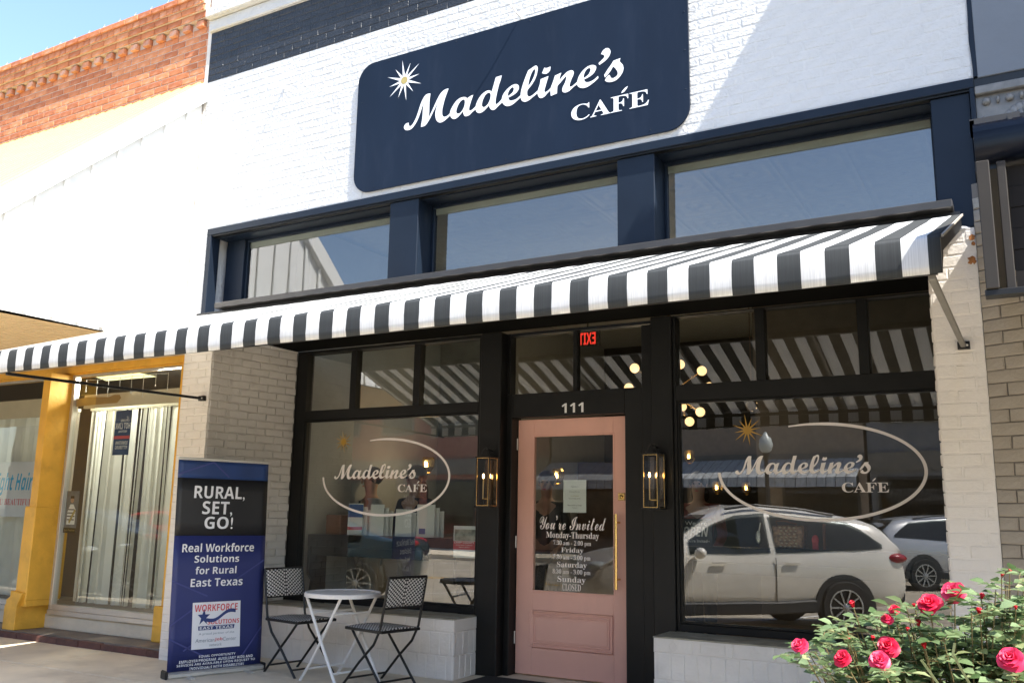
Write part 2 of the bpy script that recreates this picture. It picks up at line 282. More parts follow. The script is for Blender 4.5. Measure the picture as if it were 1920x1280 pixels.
class Bricks:
    def __init__(s): s.items = []
    def field(s, parent, mats, o, U, length, height, course=.07, bl=.205, D=.012, gap=.009, holes=(), soldier=False, name='brick', shift=.5, jx=0):
        """running bond; o = lower left corner of the wall face, U = unit direction along the wall (outward normal is to its right)"""
        o = Vector(o); U = Vector(U).normalized(); rot = math.atan2(U.y, U.x); rows = int(round(height/course)); course = height/rows
        for r in range(rows):
            z0 = r*course; u = -(r % 2)*bl*shift
            if jx: u -= random.uniform(0, jx)
            while u < length-.001:
                a, b = max(u, 0), min(u+bl, length); u += bl
                if b-a < .03: continue
                segs = [(a, b)]
                for h0, h1, v0, v1 in holes:
                    if z0+course*.5 > v0 and z0+course*.5 < v1:
                        ns = []
                        for (p, q) in segs:
                            if q <= h0 or p >= h1: ns.append((p, q)); continue
                            if p < h0-.02: ns.append((p, h0))
                            if q > h1+.02: ns.append((h1, q))
                        segs = ns
                for p, q in segs:
                    L = round((q-p-gap)/.005)*.005
                    if L < .02: continue
                    c = o+U*((p+q)/2)+Vector((0,0,z0+course/2)); m = random.choice(mats) if isinstance(mats, (list, tuple)) else mats
                    s.items.append((parent, name, c, rot, L, course-gap, D, m, random.randrange(5)))
    def build(s, nmax=298):
        def score(it):
            q = px(it[2]);
            if not q or q[0] < -10 or q[0] > 1930 or q[1] < -10 or q[1] > 1290: return -1
            return q[2]*it[4]*(1.0 if abs(math.sin(it[3])) < .5 else .6)
        it = sorted(s.items, key=score, reverse=True); rest = {}
        for k, (pa, nm, c, rot, L, Hh, D, m, i) in enumerate(it):
            me = brick_mesh(L, Hh, D, i, m)
            if k < nmax and score(it[k]) > 0:
                o = bpy.data.objects.new(nm, me); C.objects.link(o); o.parent = pa; o.location = c-WP[pa.name]; o.rotation_euler = (0,0,rot)
            else: rest.setdefault((pa.name, m.name), []).append((me, c, rot, pa, m, nm))
        for (pn, mn), lst in rest.items():
            vs = []; fs = []
            for me, c, rot, pa, m, nm in lst:
                k = len(vs); cr, sr = math.cos(rot), math.sin(rot)
                vs += [(c.x+v.co.x*cr-v.co.y*sr, c.y+v.co.x*sr+v.co.y*cr, c.z+v.co.z) for v in me.vertices]; fs += [tuple(i+k for i in p.vertices) for p in me.polygons]
            mb = MB(); mb.v = vs; mb.f = fs; off = WP[lst[0][3].name]; m2 = bpy.data.meshes.new('brickwork'); m2.from_pydata([(a-off.x, b-off.y, c-off.z) for a, b, c in vs], [], fs); m2.materials.append(lst[0][4])
            o = bpy.data.objects.new('brickwork', m2); C.objects.link(o); o.parent = lst[0][3]; o['kind'] = 'stuff'
# ================================================================== GROUND
def struct(name, mb, m, **k): return mb.build(name, m, kind='structure', **k)
struct('terrain', B(-900,900,-900,900,-.40,-.30), mat('far_ground', (.10,.10,.07), .9, var=.3, nscale=.02))
struct('road', B(-120,120,-12.0,3.0,-.29,-.15), ASPH)
for i, y in enumerate((-4.6,-4.35)): struct('centre_line', B(-120,120,y-.05,y+.05,-.15,-.146), YLINE)
for i in range(-9, 8):
    x = i*3.3+.9; a = MB(); a.add([(x,3.0,-.146),(x+.12,3.0,-.146),(x+2.92,-1.9,-.146),(x+2.80,-1.9,-.146)], [(0,1,2,3)]); struct('parking_line', a, WLINE)
    x += 1; a = MB(); a.add([(x,-12.0,-.146),(x+.12,-12,-.146),(x-2.68,-7.0,-.146),(x-2.80,-7.0,-.146)], [(0,1,2,3)]); struct('parking_line', a, WLINE)
sw = struct('sidewalk', B(-60,30,3.14,7.3,-.29,-.012), STEPM)
struct('kerb', B(-60,30,3.0,3.138,-.29,.0), CONC, bevel=.015)
for i in range(-8, 3):
    for j in range(2):
        x0 = -7.62+(i+4)*1.52; y0 = 3.15+j*1.86; y1 = y0+1.85 if j == 0 else 7.28
        B(x0+.004, x0+1.516, y0, y1-.004, -.011, 0).build('slab', CONC, sw, bevel=.004)
struct('far_sidewalk', B(-60,40,-17,-12.0,-.29,-.0), CONC)
st = struct('step', B(-20,-6.78,5.90,6.9,-.02,.068), STEPM)
for i in range(40): B(-20+i*.33+.003,-20+i*.33+.327,5.855+random.uniform(-.006,.006),5.898,-.01,.058+random.uniform(-.008,.004)).build('tile', REDT, st, bevel=.004)
B(-4.05,-2.95,6.18,6.74,.001,.014).build('door_mat', mat('black_mat', (.01,.01,.01), .95, bump=.5, bscale=200), None, label='black rectangular mat on the floor in front of the pink door', cat='mat')
# ================================================================== CAFE BUILDING
YW = 5.80
XL, XR = -6.91, -.128
cafe = thing('cafe_building', 'white painted brick storefront with a pink door, black frames and navy window band', 'building', (-3.5, YW, 0))
brk = Bricks()
# upper wall body: behind the bricks, opening for the window band
uw = MB(); uw.box(XL, XR, YW+.0017, YW+.30, 3.966, 6.36); uw.box(XL, -6.72, YW+.0035, YW+.30, 3.04, 3.966)
uwo = uw.build('upper_wall', WHITE, cafe)
brk.field(uwo, WHITE, (XL, YW+.013, 3.97), (1,0,0), XR-XL, 1.56, .071, .207, D=.013, gap=.006)
brk.field(uwo, DARKBAND, (XL, YW+.013, 5.53), (1,0,0), XR-XL, .54, .0675, .207, D=.015, gap=.006)
brk.field(uwo, WHITE, (XL, YW+.013, 3.045), (1,0,0), .19, .92, .071, .207, D=.013, gap=.007)
B(XL, XR, YW+.0013, YW+.0019, 5.53, 6.07).build('dark_band', DARKBAND, uwo)
B(XL-.02, XR+.02, YW-.03, YW+.3, 6.075, 6.20).build('ledge', WHITE, cafe, bevel=.01)
B(XL-.02, XR+.02, YW-.09, YW+.3, 6.203, 6.30).build('ledge', WHITE, cafe, bevel=.01)
B(XL-.02, XR+.02, YW-.02, YW+.3, 6.303, 6.9).build('parapet', WHITE, cafe, bevel=.01)
# side walls, back and roof of the building
B(XL, XL+.25, YW+.31, 15, 0, 6.7).build('side_wall', INW, cafe); B(XR-.25, XR, YW+.31, 15, 0, 6.7).build('side_wall', INW, cafe)
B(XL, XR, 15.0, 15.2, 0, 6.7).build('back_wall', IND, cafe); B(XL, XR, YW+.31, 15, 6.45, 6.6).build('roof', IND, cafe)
B(XL+.3, XL+1.2, 13.8, 14.9, 0, 2.2).build('counter', INB, cafe)
# pilasters
def pil(x0, x1, y0, y1, z0, z1): return B(x0, x1, y0, y1, z0, z1)
pl = pil(-6.91, -6.542, YW+.006, 6.8, .0, 3.04); plo = pl.build('pillar', LITW, cafe)
brk.field(plo, LITW, (-6.91, YW+.013, .03), (1,0,0), .368+.012, 3.0, .0715, .207, D=.013, gap=.008)
a0, a1 = Vector((-6.530, 6.08, .03)), Vector((-6.405, 6.79, .03))
sp = MB(); sp.prism([(-6.545, 6.055), (-6.418, 6.795), (-6.60, 6.795), (-6.60, 6.055)], .0, 3.0, 'xy'); sp.build('splayed_return', CREAMW, cafe)
brk.field(plo, CREAMW, (-6.542, YW+.013, .03), (0,1,0), .27, 3.0, .0715, .207, D=.014, gap=.008)
d = (a1-a0)
brk.field(plo, CREAMW, (-6.546, 6.06, .03), d, .75, 3.0, .0715, .207, D=.016, gap=.008)
pr = pil(-.45, -.19, YW+.0018, 6.9, 0, 3.03).build('pillar', CREAMW, cafe)
brk.field(pr, CREAMW, (-.45, YW+.013, .02), (1,0,0), .262, 3.0, .0735, .207, D=.013, gap=.006)
brk.field(pr, CREAMW, (-.45, 6.79, .02), (0,-1,0), .96, 3.0, .0735, .207, D=.013, gap=.006)
mb = MB(); mb.ball((-.32, YW+.06, 3.03), .1, 12, (1.35, .9, .28)); mb.build('pillar_cap', WHITE, cafe, smooth=True)
RST = mat('rust_stain', (.30,.12,.035), .9, var=.4, nscale=30)
for (x, z, r_) in ((-.205, 2.965, .022), (-.213, 2.83, .030), (-.20, 2.93, .014), (-.45, .9, .01)):
    q = MB(); q.add([(x+r_*math.cos(k*PI/6)*random.uniform(.5,1.1), YW-.004, z+r_*math.sin(k*PI/6)*random.uniform(.5,1.1)) for k in range(12)], [tuple(range(12))]); q.build('rust_stain', RST, pr)
# stall risers under the windows
for (x0, x1) in ((-6.41, -4.19), (-2.475, -.452)):
    rb = B(x0+.004, x1-.004, 6.434, 6.80, 0, .467).build('stall_riser', CREAMW, cafe)
    brk.field(rb, CREAMW, (x0, 6.443, .368), (1,0,0), x1-x0, .105, .105, .29, D=.014, gap=.006, name='tile')
    for r in range(2): brk.field(rb, CREAMW, (x0+(r*.03), 6.443, .002+.183*r), (1,0,0), x1-x0-(r*.03), .183, .183, .098, D=.013, gap=.005)
    if x0 < -4: brk.field(rb, CREAMW, (x1-.012, 6.433, .002), (0,1,0), .355, .366, .183, .088, D=.013, gap=.006); brk.field(rb, CREAMW, (x1-.012, 6.433, .368), (0,1,0), .355, .105, .105, .355, D=.013, gap=.006, name='tile')
    else:
        u = x0
        while u < x1-.2:
            k = int(round((u-x0)/.29)) % 3; cx = u+.145; q = MB()
            if k == 1:
                for a, b, c_, e in ((-.09,.09,.028,.032),(-.09,.09,-.032,-.028),(-.09,-.086,-.03,.03),(.086,.09,-.03,.03),(-.045,.045,.006,.009),(-.045,.045,-.009,-.006)): q.box(cx+a, cx+b, 6.4235, 6.429, .42+c_, .42+e)
            else:
                for t in range(4):
                    a = Vector((cx+.032*math.cos(t*PI/2), 6.426, .42+.032*math.sin(t*PI/2))); b = Vector((cx+.032*math.cos((t+1)*PI/2), 6.426, .42+.032*math.sin((t+1)*PI/2))); q.bar(a, b, .005)
            q.build('embossed_motif', CREAMW, rb); u += .29
    ld = MB(); n = int((x1-x0)/.06); pts = [(x0+(x1-x0)*i/n, 6.80) for i in range(n+1)]+[(x0+(x1-x0)*i/n, 6.423+random.uniform(-.003,.003)) for i in range(n, -1, -1)]
    ld.prism(pts, .468, .477, 'xy'); ld.build('ledge', mat('worn_ledge', (.30,.28,.22), .8, var=.25, nscale=8, bump=.4, dirt=(.5,.48,.44), dscale=5, damt=.6) if 'worn_ledge' not in MATS else MATS['worn_ledge'], cafe)
brk.build(298)
# navy window band
nb = thing('window_band', 'navy framed band of three wide windows above the striped awning', 'window', (-3.4, 5.8, 3.1)); WB = nb
B(-6.72, XR, 5.785, 5.86, 3.900, 3.964).build('head_trim', NAVY, nb, bevel=.004)
B(-6.72, XR, 5.80, 5.855, 3.885, 3.8985).build('head_moulding', BLACK, nb)
B(-6.655, -.16, 5.862, 6.03, 3.88, 3.93).build('head_soffit', NAVY, nb)
B(-6.72, -6.66, 5.787, 5.90, 3.04, 3.899).build('side_trim', NAVY, nb, bevel=.003)
B(-6.66, -6.42, 5.99, 6.10, 3.04, 3.88).build('side_frame', NAVY, nb, bevel=.003)
B(-.155, XR, 5.787, 5.90, 3.05, 3.899).build('side_trim', NAVY, nb, bevel=.003)
for x0, x1 in ((-4.547,-4.254),(-2.475,-2.188),(-.375,-.157)): B(x0, x1, 5.815, 6.10, 3.04, 3.884).build('post', NAVY, nb, bevel=.004)
B(-6.72, -.46, 5.80, 6.10, 3.001, 3.10).build('sill', NAVY, nb); B(-.459, XR-.03, 5.86, 6.10, 3.045, 3.10).build('sill', NAVY, nb)
for x0, x1 in ((-6.42,-4.547),(-4.254,-2.475),(-2.188,-.375)):
    B(x0, x1, 6.045, 6.06, 3.80, 3.854).build('cream_strip', CREAMP, nb)  # cream strip along the top inside each pane
    fr = MB(); fr.box(x0, x1, 6.02, 6.06, 3.855, 3.88); fr.box(x0, x1, 6.02, 6.06, 3.10, 3.16); fr.box(x0, x0+.022, 6.02, 6.06, 3.16, 3.855); fr.box(x1-.022, x1, 6.02, 6.06, 3.16, 3.855)
    fo = fr.build('window_frame', NAVY, nb, bevel=.003)
    B(x0+.022, x1-.022, 6.036, 6.042, 3.16, 3.855).build('pane', GLASSU, fo)
# storefront framing
sf = thing('storefront', 'black timber shop front with two large windows, transom lights and a recessed doorway', 'shop front', (-3.5, 6.8, 0))
B(-6.41, -.20, 5.86, 6.78, 2.907, 2.95).build('soffit', mat('matt_black', (.005,.005,.0045), .9, spec=.05), sf)
B(-6.53, -.46, 5.80, 5.858, 2.86, 3.0).build('lintel', BLACK, sf, bevel=.004)
B(-6.41, -4.206, 6.80, 6.92, 2.876, 2.906).build('head_rail', BLACK, sf, bevel=.004); B(-2.425, -.44, 6.80, 6.92, 2.896, 2.906).build('head_rail', BLACK, sf, bevel=.004)
def window(x0, x1, zb, zbar0, zbar1, ztop, mun, gx0, gx1):
    wf = MB(); wf.box(x0, gx0, 6.80, 6.90, zb, ztop); wf.box(gx1, x1, 6.80, 6.90, zb, ztop)
    wf.box(gx0, gx1, 6.80, 6.90, zb, zb+.055); wf.box(gx0, gx1, 6.795, 6.90, zbar0, zbar1)
    wf.box(gx0, gx1, 6.815, 6.89, zb+.055, zb+.072); wf.box(gx0, gx1, 6.815, 6.89, zbar0-.015, zbar0); wf.box(gx0, gx0+.015, 6.815, 6.89, zb+.072, zbar0-.015); wf.box(gx1-.012, gx1, 6.815, 6.89, zb+.072, zbar0-.015)
    o = wf.build('window_frame', BLACK, sf, bevel=.003)
    for a in mun: B(a-.037, a+.037, 6.803, 6.89, zbar1, ztop).build('mullion', BLACK, o, bevel=.004)
    B(gx0+.015, gx1-.012, 6.842, 6.848, zb+.072, zbar0-.015).build('pane', GLASS, o)
    xs = [gx0]+[v for a in mun for v in (a-.037, a+.037)]+[gx1]
    for i in range(0, len(xs), 2): B(xs[i]+.001, xs[i+1]-.001, 6.842, 6.848, zbar1, ztop-.001).build('pane', GLASS, o)
    return o
wl = window(-6.41, -4.205, .48, 2.206, 2.30, 2.875, (-5.68, -4.925), -6.27, -4.235)
wr = window(-2.425, -.455, .48, 2.216, 2.345, 2.895, (-1.73, -.99), -2.40, -.462)
B(-4.205, -3.995, 6.775, 6.99, 0, 2.906).build('post', BLACK, sf, bevel=.006); B(-3.994, -3.942, 6.89, 7.06, 0, 2.36).build('jamb', BLACK, sf, bevel=.004)
B(-2.602, -2.426, 6.775, 6.99, 0, 2.906).build('post', BLACK, sf, bevel=.006); B(-2.876, -2.603, 6.89, 7.06, 0, 2.36).build('jamb', BLACK, sf, bevel=.004)
B(-2.72, -2.603, 6.872, 6.889, 0, 2.87).build('moulding', BLACK, sf, bevel=.004)
B(-3.941, -2.877, 6.888, 6.985, 2.153, 2.36).build('door_head', BLACK, sf, bevel=.004)
dtf = MB(); dtf.box(-3.994, -3.96, 6.885, 6.98, 2.361, 2.906); dtf.box(-2.64, -2.603, 6.89, 6.98, 2.361, 2.906); dtf.box(-3.355, -3.315, 6.90, 6.97, 2.361, 2.88); dtf.box(-3.96, -2.64, 6.89, 6.98, 2.881, 2.906)
dtf = dtf.build('window_frame', BLACK, sf, bevel=.003)
for a, b in ((-3.96,-3.356),(-3.314,-2.64)): B(a, b, 6.935, 6.941, 2.361, 2.88).build('pane', GLASS, dtf)
text(SB('111'), mat('number_grey', (.75,.75,.74), .4, var=.03), sf, at(1053,774,6.886), at(1094,754,6.886), 'house_number')
# door
dr = thing('door', 'pink painted door with a tall glass panel, brass pull and opening hours lettering', 'door', (-3.41, 7.0, 0))
GX0, GX1, GZ0, GZ1 = -3.775, -3.028, .694, 1.992
db = MB(); X0, X1 = -3.936, -2.881
db.box(X0, GX0, 7.0, 7.045, .012, 2.143); db.box(GX1, X1, 7.0, 7.045, .012, 2.143); db.box(GX0, GX1, 7.0, 7.045, GZ1, 2.143); db.box(GX0, GX1, 7.0, 7.045, .533, GZ0); db.box(GX0, GX1, 7.0, 7.045, .012, .228)
db.box(GX0, GX1, 7.012, 7.04, .228, .533)
db.build('door_leaf', PINK, dr, bevel=.003)
for d0, yy in ((0, 6.996), (.03, 7.003), (.05, 7.008)):
    m_ = MB(); a, b, c_, e = GX0-.035+d0, GX1+.0+(-.012)-d0+.0, .235+d0*.9, .53-d0*.9; t = .012
    m_.box(a, b, yy, yy+.02, e-t, e); m_.box(a, b, yy, yy+.02, c_, c_+t); m_.box(a, a+t, yy, yy+.02, c_+t, e-t); m_.box(b-t, b, yy, yy+.02, c_+t, e-t); m_.build('panel_moulding', PINK, dr, bevel=.003)
m_ = MB(); a, b, c_, e = GX0-.014, GX1+.014, GZ0-.014, GZ1+.014; t = .016
m_.box(a, b, 6.996, 7.02, e-t, e); m_.box(a, b, 6.996, 7.02, c_, c_+t); m_.box(a, a+t, 6.996, 7.02, c_+t, e-t); m_.box(b-t, b, 6.996, 7.02, c_+t, e-t); m_.build('glazing_bead', PINK, dr, bevel=.003)
B(GX0, GX1, 7.019, 7.025, GZ0, GZ1).build('pane', GLASSD, dr)
pu = MB(); hx = -2.985; pu.tube([(hx, 6.945, .742), (hx, 6.945, 1.338)], .0125, 12); ho = pu.build('pull_handle', BRASS, dr, smooth=False)
for z in (.82, 1.27): MB().tube([(hx, 6.945, z), (hx+.012, 7.0, z)], .008, 8).build('standoff', BRASS, ho)
lk = B(-2.985, -2.925, 6.994, 7.0, 1.448, 1.508).build('lock_plate', BRASS, dr, bevel=.002); MB().lathe([(0,-.012),(.014,-.012),(.016,-.006),(.016,0)], (-2.955, 6.994, 1.478), 16, 'y').build('lock_cylinder', BRASS, lk, smooth=True)
B(-2.957, -2.953, 6.9800, 6.983, 1.470, 1.486).build('keyhole', CHB, lk)
for z in (1.09, .30, 1.93): MB().tube([(-3.941, 6.992, z-.05), (-3.941, 6.992, z+.05)], .007, 8).build('hinge', SILVER, dr)
YD = 7.0165
def dtext(s, x0, y0, x1, y1, m=DECAL, Y=YD, par=dr, **k):
    a = at(x0, (y1), Y); b = at(x1, (y0), Y); a.z, b.z = (at((x0+x1)/2, y1, Y).z, at((x0+x1)/2, y0, Y).z); return text(s, m, par, a, b, **k)
dtext(SC('You')+"\u2019"+SC('re Invited'), 1012, 966, 1136, 993)
dtext(RB('Monday-Thursday'), 1024, 997, 1123, 1012); dtext(RB('7:30 am - 2:00 pm'), 1037, 1013, 1108, 1024); dtext(RB('Friday'), 1052, 1026, 1094, 1038)
dtext(RB('7:30 am - 3:00 pm'), 1037, 1040, 1107, 1051); dtext(RB('Saturday'), 1044, 1053, 1100, 1066); dtext(RB('8:30 am - 3:00 pm'), 1036, 1067, 1107, 1078)
dtext(RB('Sunday'), 1045, 1080, 1098, 1094); dtext(RB('CLOSED'), 1054, 1094, 1089, 1107)
pn = B(-3.502, -3.288, 7.0275, 7.0285, 1.345, 1.617); pn = pn.build('paper_notice', PAPER, None); tag(pn, 'white printed notice taped inside the glass of the pink door', 'notice')
PY = 7.0265
for s_, a, b, c_, e, m_ in (('Madeline\u2019s', -3.43, -3.36, 1.555, 1.57, PAPG), ('Dining Room', -3.445, -3.345, 1.51, 1.525, PAPG), ('is closed', -3.43, -3.36, 1.48, 1.49, GOLDP), ('for private party', -3.45, -3.34, 1.455, 1.468, GREYL), ('Reserved for an event', -3.46, -3.33, 1.40, 1.413, GREYL), ('Thank you', -3.42, -3.37, 1.38, 1.39, GREYL)):
    text(s_, m_, pn, (a, PY, c_), (b, PY, e))
# ------------------------------------------------------------------ signboard
sg = thing('sign_board', 'large navy sign with rounded corners, white script lettering and a gold star', 'sign', (-3.4, 5.77, 4.0))
r = .17; P = []
for cx, cz, a0 in ((-1.90-r, 5.21-r, 0), (-4.93+r, 5.21-r, 1), (-4.93+r, 4.01+r, 2), (-1.90-r, 4.01+r, 3)):
    for k in range(9): a = (a0+k/8)*PI/2; P.append((cx+r*math.cos(a), cz+r*math.sin(a)))
MB().prism(P, 5.775, 5.79, 'xz').build('panel', SIGNM, sg, bevel=.002)
for (x, z) in [(-4.90+.02, z) for z in (4.35, 4.85)]+[(-1.93, z) for z in (4.3, 4.6, 4.9)]+[(x, 4.045) for x in (-4.7,-4.05,-3.4,-2.8,-2.2)]+[(x, 5.18) for x in (-4.6,-3.9,-3.2,-2.5)]:
    MB().ball((x, 5.774, z), .006, 8, (1,.5,1)).build('screw', SIGNM, sg)
z1 = lambda p: (740+p[0]/8.7273, 150+p[1]/8.7273); z2 = lambda p: (940+p[0]/7.68, 90+p[1]/7.68)
c = 'c'
GLY = [
 (z1, [(225,698,c),(175,720),(148,775),(170,815),(215,822),(270,800),(320,745),(365,670),(410,560),(445,450),(480,370,c),(460,470),(455,560),(445,650),(425,768,c),(480,755),(515,725),(570,640),(630,520),(690,400),(725,310),(765,240,c),(720,330),(690,420),(665,520),(665,600),(685,665),(735,698),(800,675),(860,625),(908,580,c),(902,545,c),(860,585),(810,603),(780,580),(775,500),(795,400),(825,290),(855,210),(880,142,c),(850,145),(800,170),(750,220),(710,285),(660,390),(610,500),(552,620,c),(562,530),(565,420),(570,320),(583,222,c),(550,225),(505,245),(460,310),(420,400),(385,510),(350,610),(310,690),(280,735),(250,757),(232,740)], None),
 (z1, [(905,580,c),(925,620),(965,640),(1010,625),(1060,580),(1113,515,c),(1125,560),(1145,590),(1180,592),(1225,570),(1270,525),(1325,480,c),(1325,430,c),(1290,465),(1250,495),(1225,500),(1215,480),(1225,420),(1250,340),(1283,245,c),(1240,262),(1183,303,c),(1165,285),(1125,280),(1060,300),(1000,350),(940,440),(905,520)], [(1005,520),(1020,450),(1060,370),(1100,330),(1130,322),(1145,340),(1143,400),(1120,470),(1080,530),(1045,550),(1020,548)]),
 (z1, [(1320,480,c),(1340,525),(1385,542),(1440,520),(1490,475),(1543,415,c),(1555,460),(1595,492),(1640,480),(1690,430),(1755,370,c),(1750,315,c),(1710,360),(1670,395),(1650,385),(1652,320),(1675,200),(1705,80),(1733,0),(1750,-75,c),(1655,-45,c),(1640,0),(1610,110),(1585,190,c),(1550,172),(1500,180),(1430,230),(1370,310),(1330,400)], [(1425,400),(1440,330),(1480,250),(1520,215),(1550,212),(1568,240),(1560,310),(1525,390),(1480,435),(1450,445),(1430,430)]),
 (z2, [(5,730),(15,790),(45,825),(85,838),(150,820),(220,765),(277,710,c),(275,680,c),(220,730),(160,755),(120,755),(95,718,c),(150,690),(210,650),(245,600),(252,560),(235,530),(195,522),(140,545),(80,595),(30,660)], [(95,690),(95,650),(120,600),(150,570),(170,570),(178,595),(160,640),(120,675)]),
 (z2, [(275,680),(280,730),(300,765),(345,775),(400,750),(460,700),(523,650,c),(520,615,c),(470,660),(420,695),(385,695),(370,665),(378,605),(430,540),(480,460),(510,380),(523,300),(515,265),(490,255),(450,280),(385,325,c),(350,410),(310,520),(285,610)], [(390,540),(400,460),(430,370),(460,320),(480,308),(487,330),(475,390),(440,470)]),
 (z2, [(520,640),(525,680),(545,715),(575,722),(620,700),(665,650),(714,605,c),(712,573,c),(680,605),(645,632),(625,635),(620,610),(635,550),(655,480),(678,405,c),(565,450,c),(550,530),(530,590)], None),
 (z2, [(618,285,c),(650,290),(708,268,c),(700,320),(670,360),(630,375),(583,365,c)], None),
 (z2, [(705,600),(710,692,c),(800,655,c),(802,600),(810,545),(850,500),(900,440),(930,410),(932,440),(915,500),(885,560),(875,605),(885,635),(925,642),(975,620),(1030,570),(1093,520,c),(1090,488,c),(1050,525),(1010,555),(985,555),(985,520),(1005,460),(1035,390),(1042,350),(1025,325),(990,325),(940,350),(880,410),(832,468,c),(845,410),(863,357,c),(770,400,c),(745,480),(715,560)], None),
 (z2, [(1090,500),(1095,540),(1125,570),(1180,578),(1240,560),(1300,520),(1360,470),(1397,435,c),(1392,403,c),(1340,450),(1280,485),(1230,495),(1200,480),(1190,455,c),(1250,425),(1320,375),(1355,320),(1365,275),(1345,252),(1300,247),(1230,275),(1160,340),(1110,420)], [(1187,430),(1190,380),(1220,320),(1255,292),(1278,295),(1282,325),(1255,380),(1215,415)]),
 (z2, [(1503,5,c),(1540,5),(1565,30),(1570,70),(1545,130),(1490,190),(1410,247,c),(1398,220,c),(1440,180),(1480,135),(1475,105),(1435,90,c),(1460,40)], None),
 (z2, [(1612,185,c),(1715,147,c),(1705,195),(1745,240),(1758,290),(1745,350),(1700,420),(1640,470),(1570,492),(1520,488),(1490,470,c),(1510,430),(1540,395),(1560,393),(1575,425),(1600,437),(1640,420),(1672,385),(1672,345),(1645,300),(1608,268,c),(1560,350),(1490,428,c),(1480,390,c),(1530,310),(1580,240)], None)]
def smooth(pts, n=4):
    out = []; N = len(pts); P_ = [Vector((p[0], p[1])) for p in pts]; k = [len(p) > 2 for p in pts]
    for i in range(N):
        a, b, cc, d = P_[i-1], P_[i], P_[(i+1) % N], P_[(i+2) % N]
        m0 = (cc-a)*.5 if not k[i] else (cc-b)*.6; m1 = (d-b)*.5 if not k[(i+1) % N] else (cc-b)*.6
        L = (cc-b).length; m0 = m0 if m0.length < 1.6*L else m0*(1.6*L/m0.length); m1 = m1 if m1.length < 1.6*L else m1*(1.6*L/m1.length)
        for j in range(n):
            t = j/n; h1 = 2*t**3-3*t*t+1; h2 = t**3-2*t*t+t; h3 = -2*t**3+3*t*t; h4 = t**3-t*t; out.append(b*h1+m0*h2+cc*h3+m1*h4)
    return out
TAILP = at(*z1((148,775)), 5.77)
def script(parent, m, tail, Y, scale, name='lettering'):
    vs = []; fs = []
    for gi, (zz, outl, hole) in enumerate(GLY):
        cu = bpy.data.curves.new('g', 'CURVE'); cu.dimensions = '2D'; cu.fill_mode = 'BOTH'
        for loop in (outl, hole):
            if not loop: continue
            L = [at(*zz(p), 5.77) for p in smooth(loop)]; sp_ = cu.splines.new('POLY'); sp_.points.add(len(L)-1); sp_.use_cyclic_u = True
            for q, p in zip(sp_.points, L): q.co = ((p.x-TAILP.x)*scale, (p.z-TAILP.z)*scale, 0, 1)
        t = bpy.data.objects.new('g', cu); C.objects.link(t); me = bpy.data.meshes.new_from_object(t); k = len(vs)
        vs += [(tail[0]+v.co.x, Y-gi*.00012, tail[1]+v.co.y) for v in me.vertices]; fs += [tuple(i+k for i in p.vertices) for p in me.polygons]
        bpy.data.objects.remove(t); bpy.data.curves.remove(cu)
    mb = MB(); mb.v = vs; mb.f = fs; return mb.build(name, m, parent)
def cafe_word(parent, m, x0, x1, z0, z1, Y):
    text(RB('CAFE'), m, parent, (x0, Y, z0), (x1, Y, z1)); W, Hh = x1-x0, z1-z0; a = x0+W*.655
    q = MB(); q.prism([(a, z1+.10*Hh), (a+.012*W, z1+.22*Hh), (a+.05*W, z1+.38*Hh), (a+.085*W, z1+.45*Hh), (a+.07*W, z1+.30*Hh), (a+.035*W, z1+.13*Hh)], Y-.0008, Y-.0002, 'xz'); q.build('accent', m, parent)
def star(parent, cx, cz, r, Y, ml, mc, thick=1.0):
    q = MB()
    for k in range(12):
        a = k*PI/6+.15; R_ = r*(1.0 if k % 2 else .82); t = .05*r*thick
        dx, dz = math.cos(a), math.sin(a); q.add([(cx+dx*R_, Y, cz+dz*R_), (cx-dz*t*1.6+dx*r*.12, Y, cz+dx*t*1.6+dz*r*.12), (cx, Y, cz), (cx+dz*t*1.6+dx*r*.12, Y, cz-dx*t*1.6+dz*r*.12)], [(0,1,2,3)])
    q.build('star_rays', ml, parent); q = MB(); q.lathe([(0,0),(.17*r,0),(.17*r,.0004)], (cx, Y-.001, cz), 18, 'y'); q.build('star_centre', mc, parent)
script(sg, SIGNW, (TAILP.x, TAILP.z), 5.7725, 1)
a, b = at(1071, 228, 5.772), at(1217, 201, 5.772); cafe_word(sg, SIGNW, a.x, b.x, 4.238, 4.366, 5.772)
p = at(758, 151, 5.772); star(sg, p.x, p.z, .195, 5.7725, SIGNW, GOLDP, .9)
# window lettering: each a thing of vinyl stuck on its pane
def decal(nm, label, tail, cx, cz, a_, b_, cw, sp_, t0):
    d_ = thing(nm, label, 'window lettering', (cx, 6.84, cz)); Y = 6.8395
    script(d_, DECAL, tail, Y, .482)
    cafe_word(d_, DECAL, *cw, Y); star(d_, sp_[0], sp_[1], sp_[2], Y, DECG, DECG, .8)
    q = MB(); N = 90; t1 = -PI-.0
    for i in range(N+1):
        t = t0+(t1-t0)*i/N; wd = .011*min(1, .45+i/12)
        for s_ in (1, -1): q.v.append((cx+(a_+s_*wd)*math.cos(t), Y, cz+(b_+s_*wd)*math.sin(t)))
    for i in range(N): q.f.append((2*i, 2*i+1, 2*i+3, 2*i+2))
    q.build('oval_line', DECAL, d_)
decal('window_lettering', 'white cafe name with oval and small gold star on the left window', (-5.885, 1.645), -5.285, 1.647, .735, .352, (-5.115, -4.79, 1.508, 1.578), (-5.79, 1.985, .115), 1.82)
decal('window_lettering', 'white cafe name with oval and larger gold star on the right window', (-1.96, 1.66), -1.36, 1.660, .722, .345, (-1.195, -.882, 1.512, 1.582), (-1.858, 1.975, .125), 1.84)
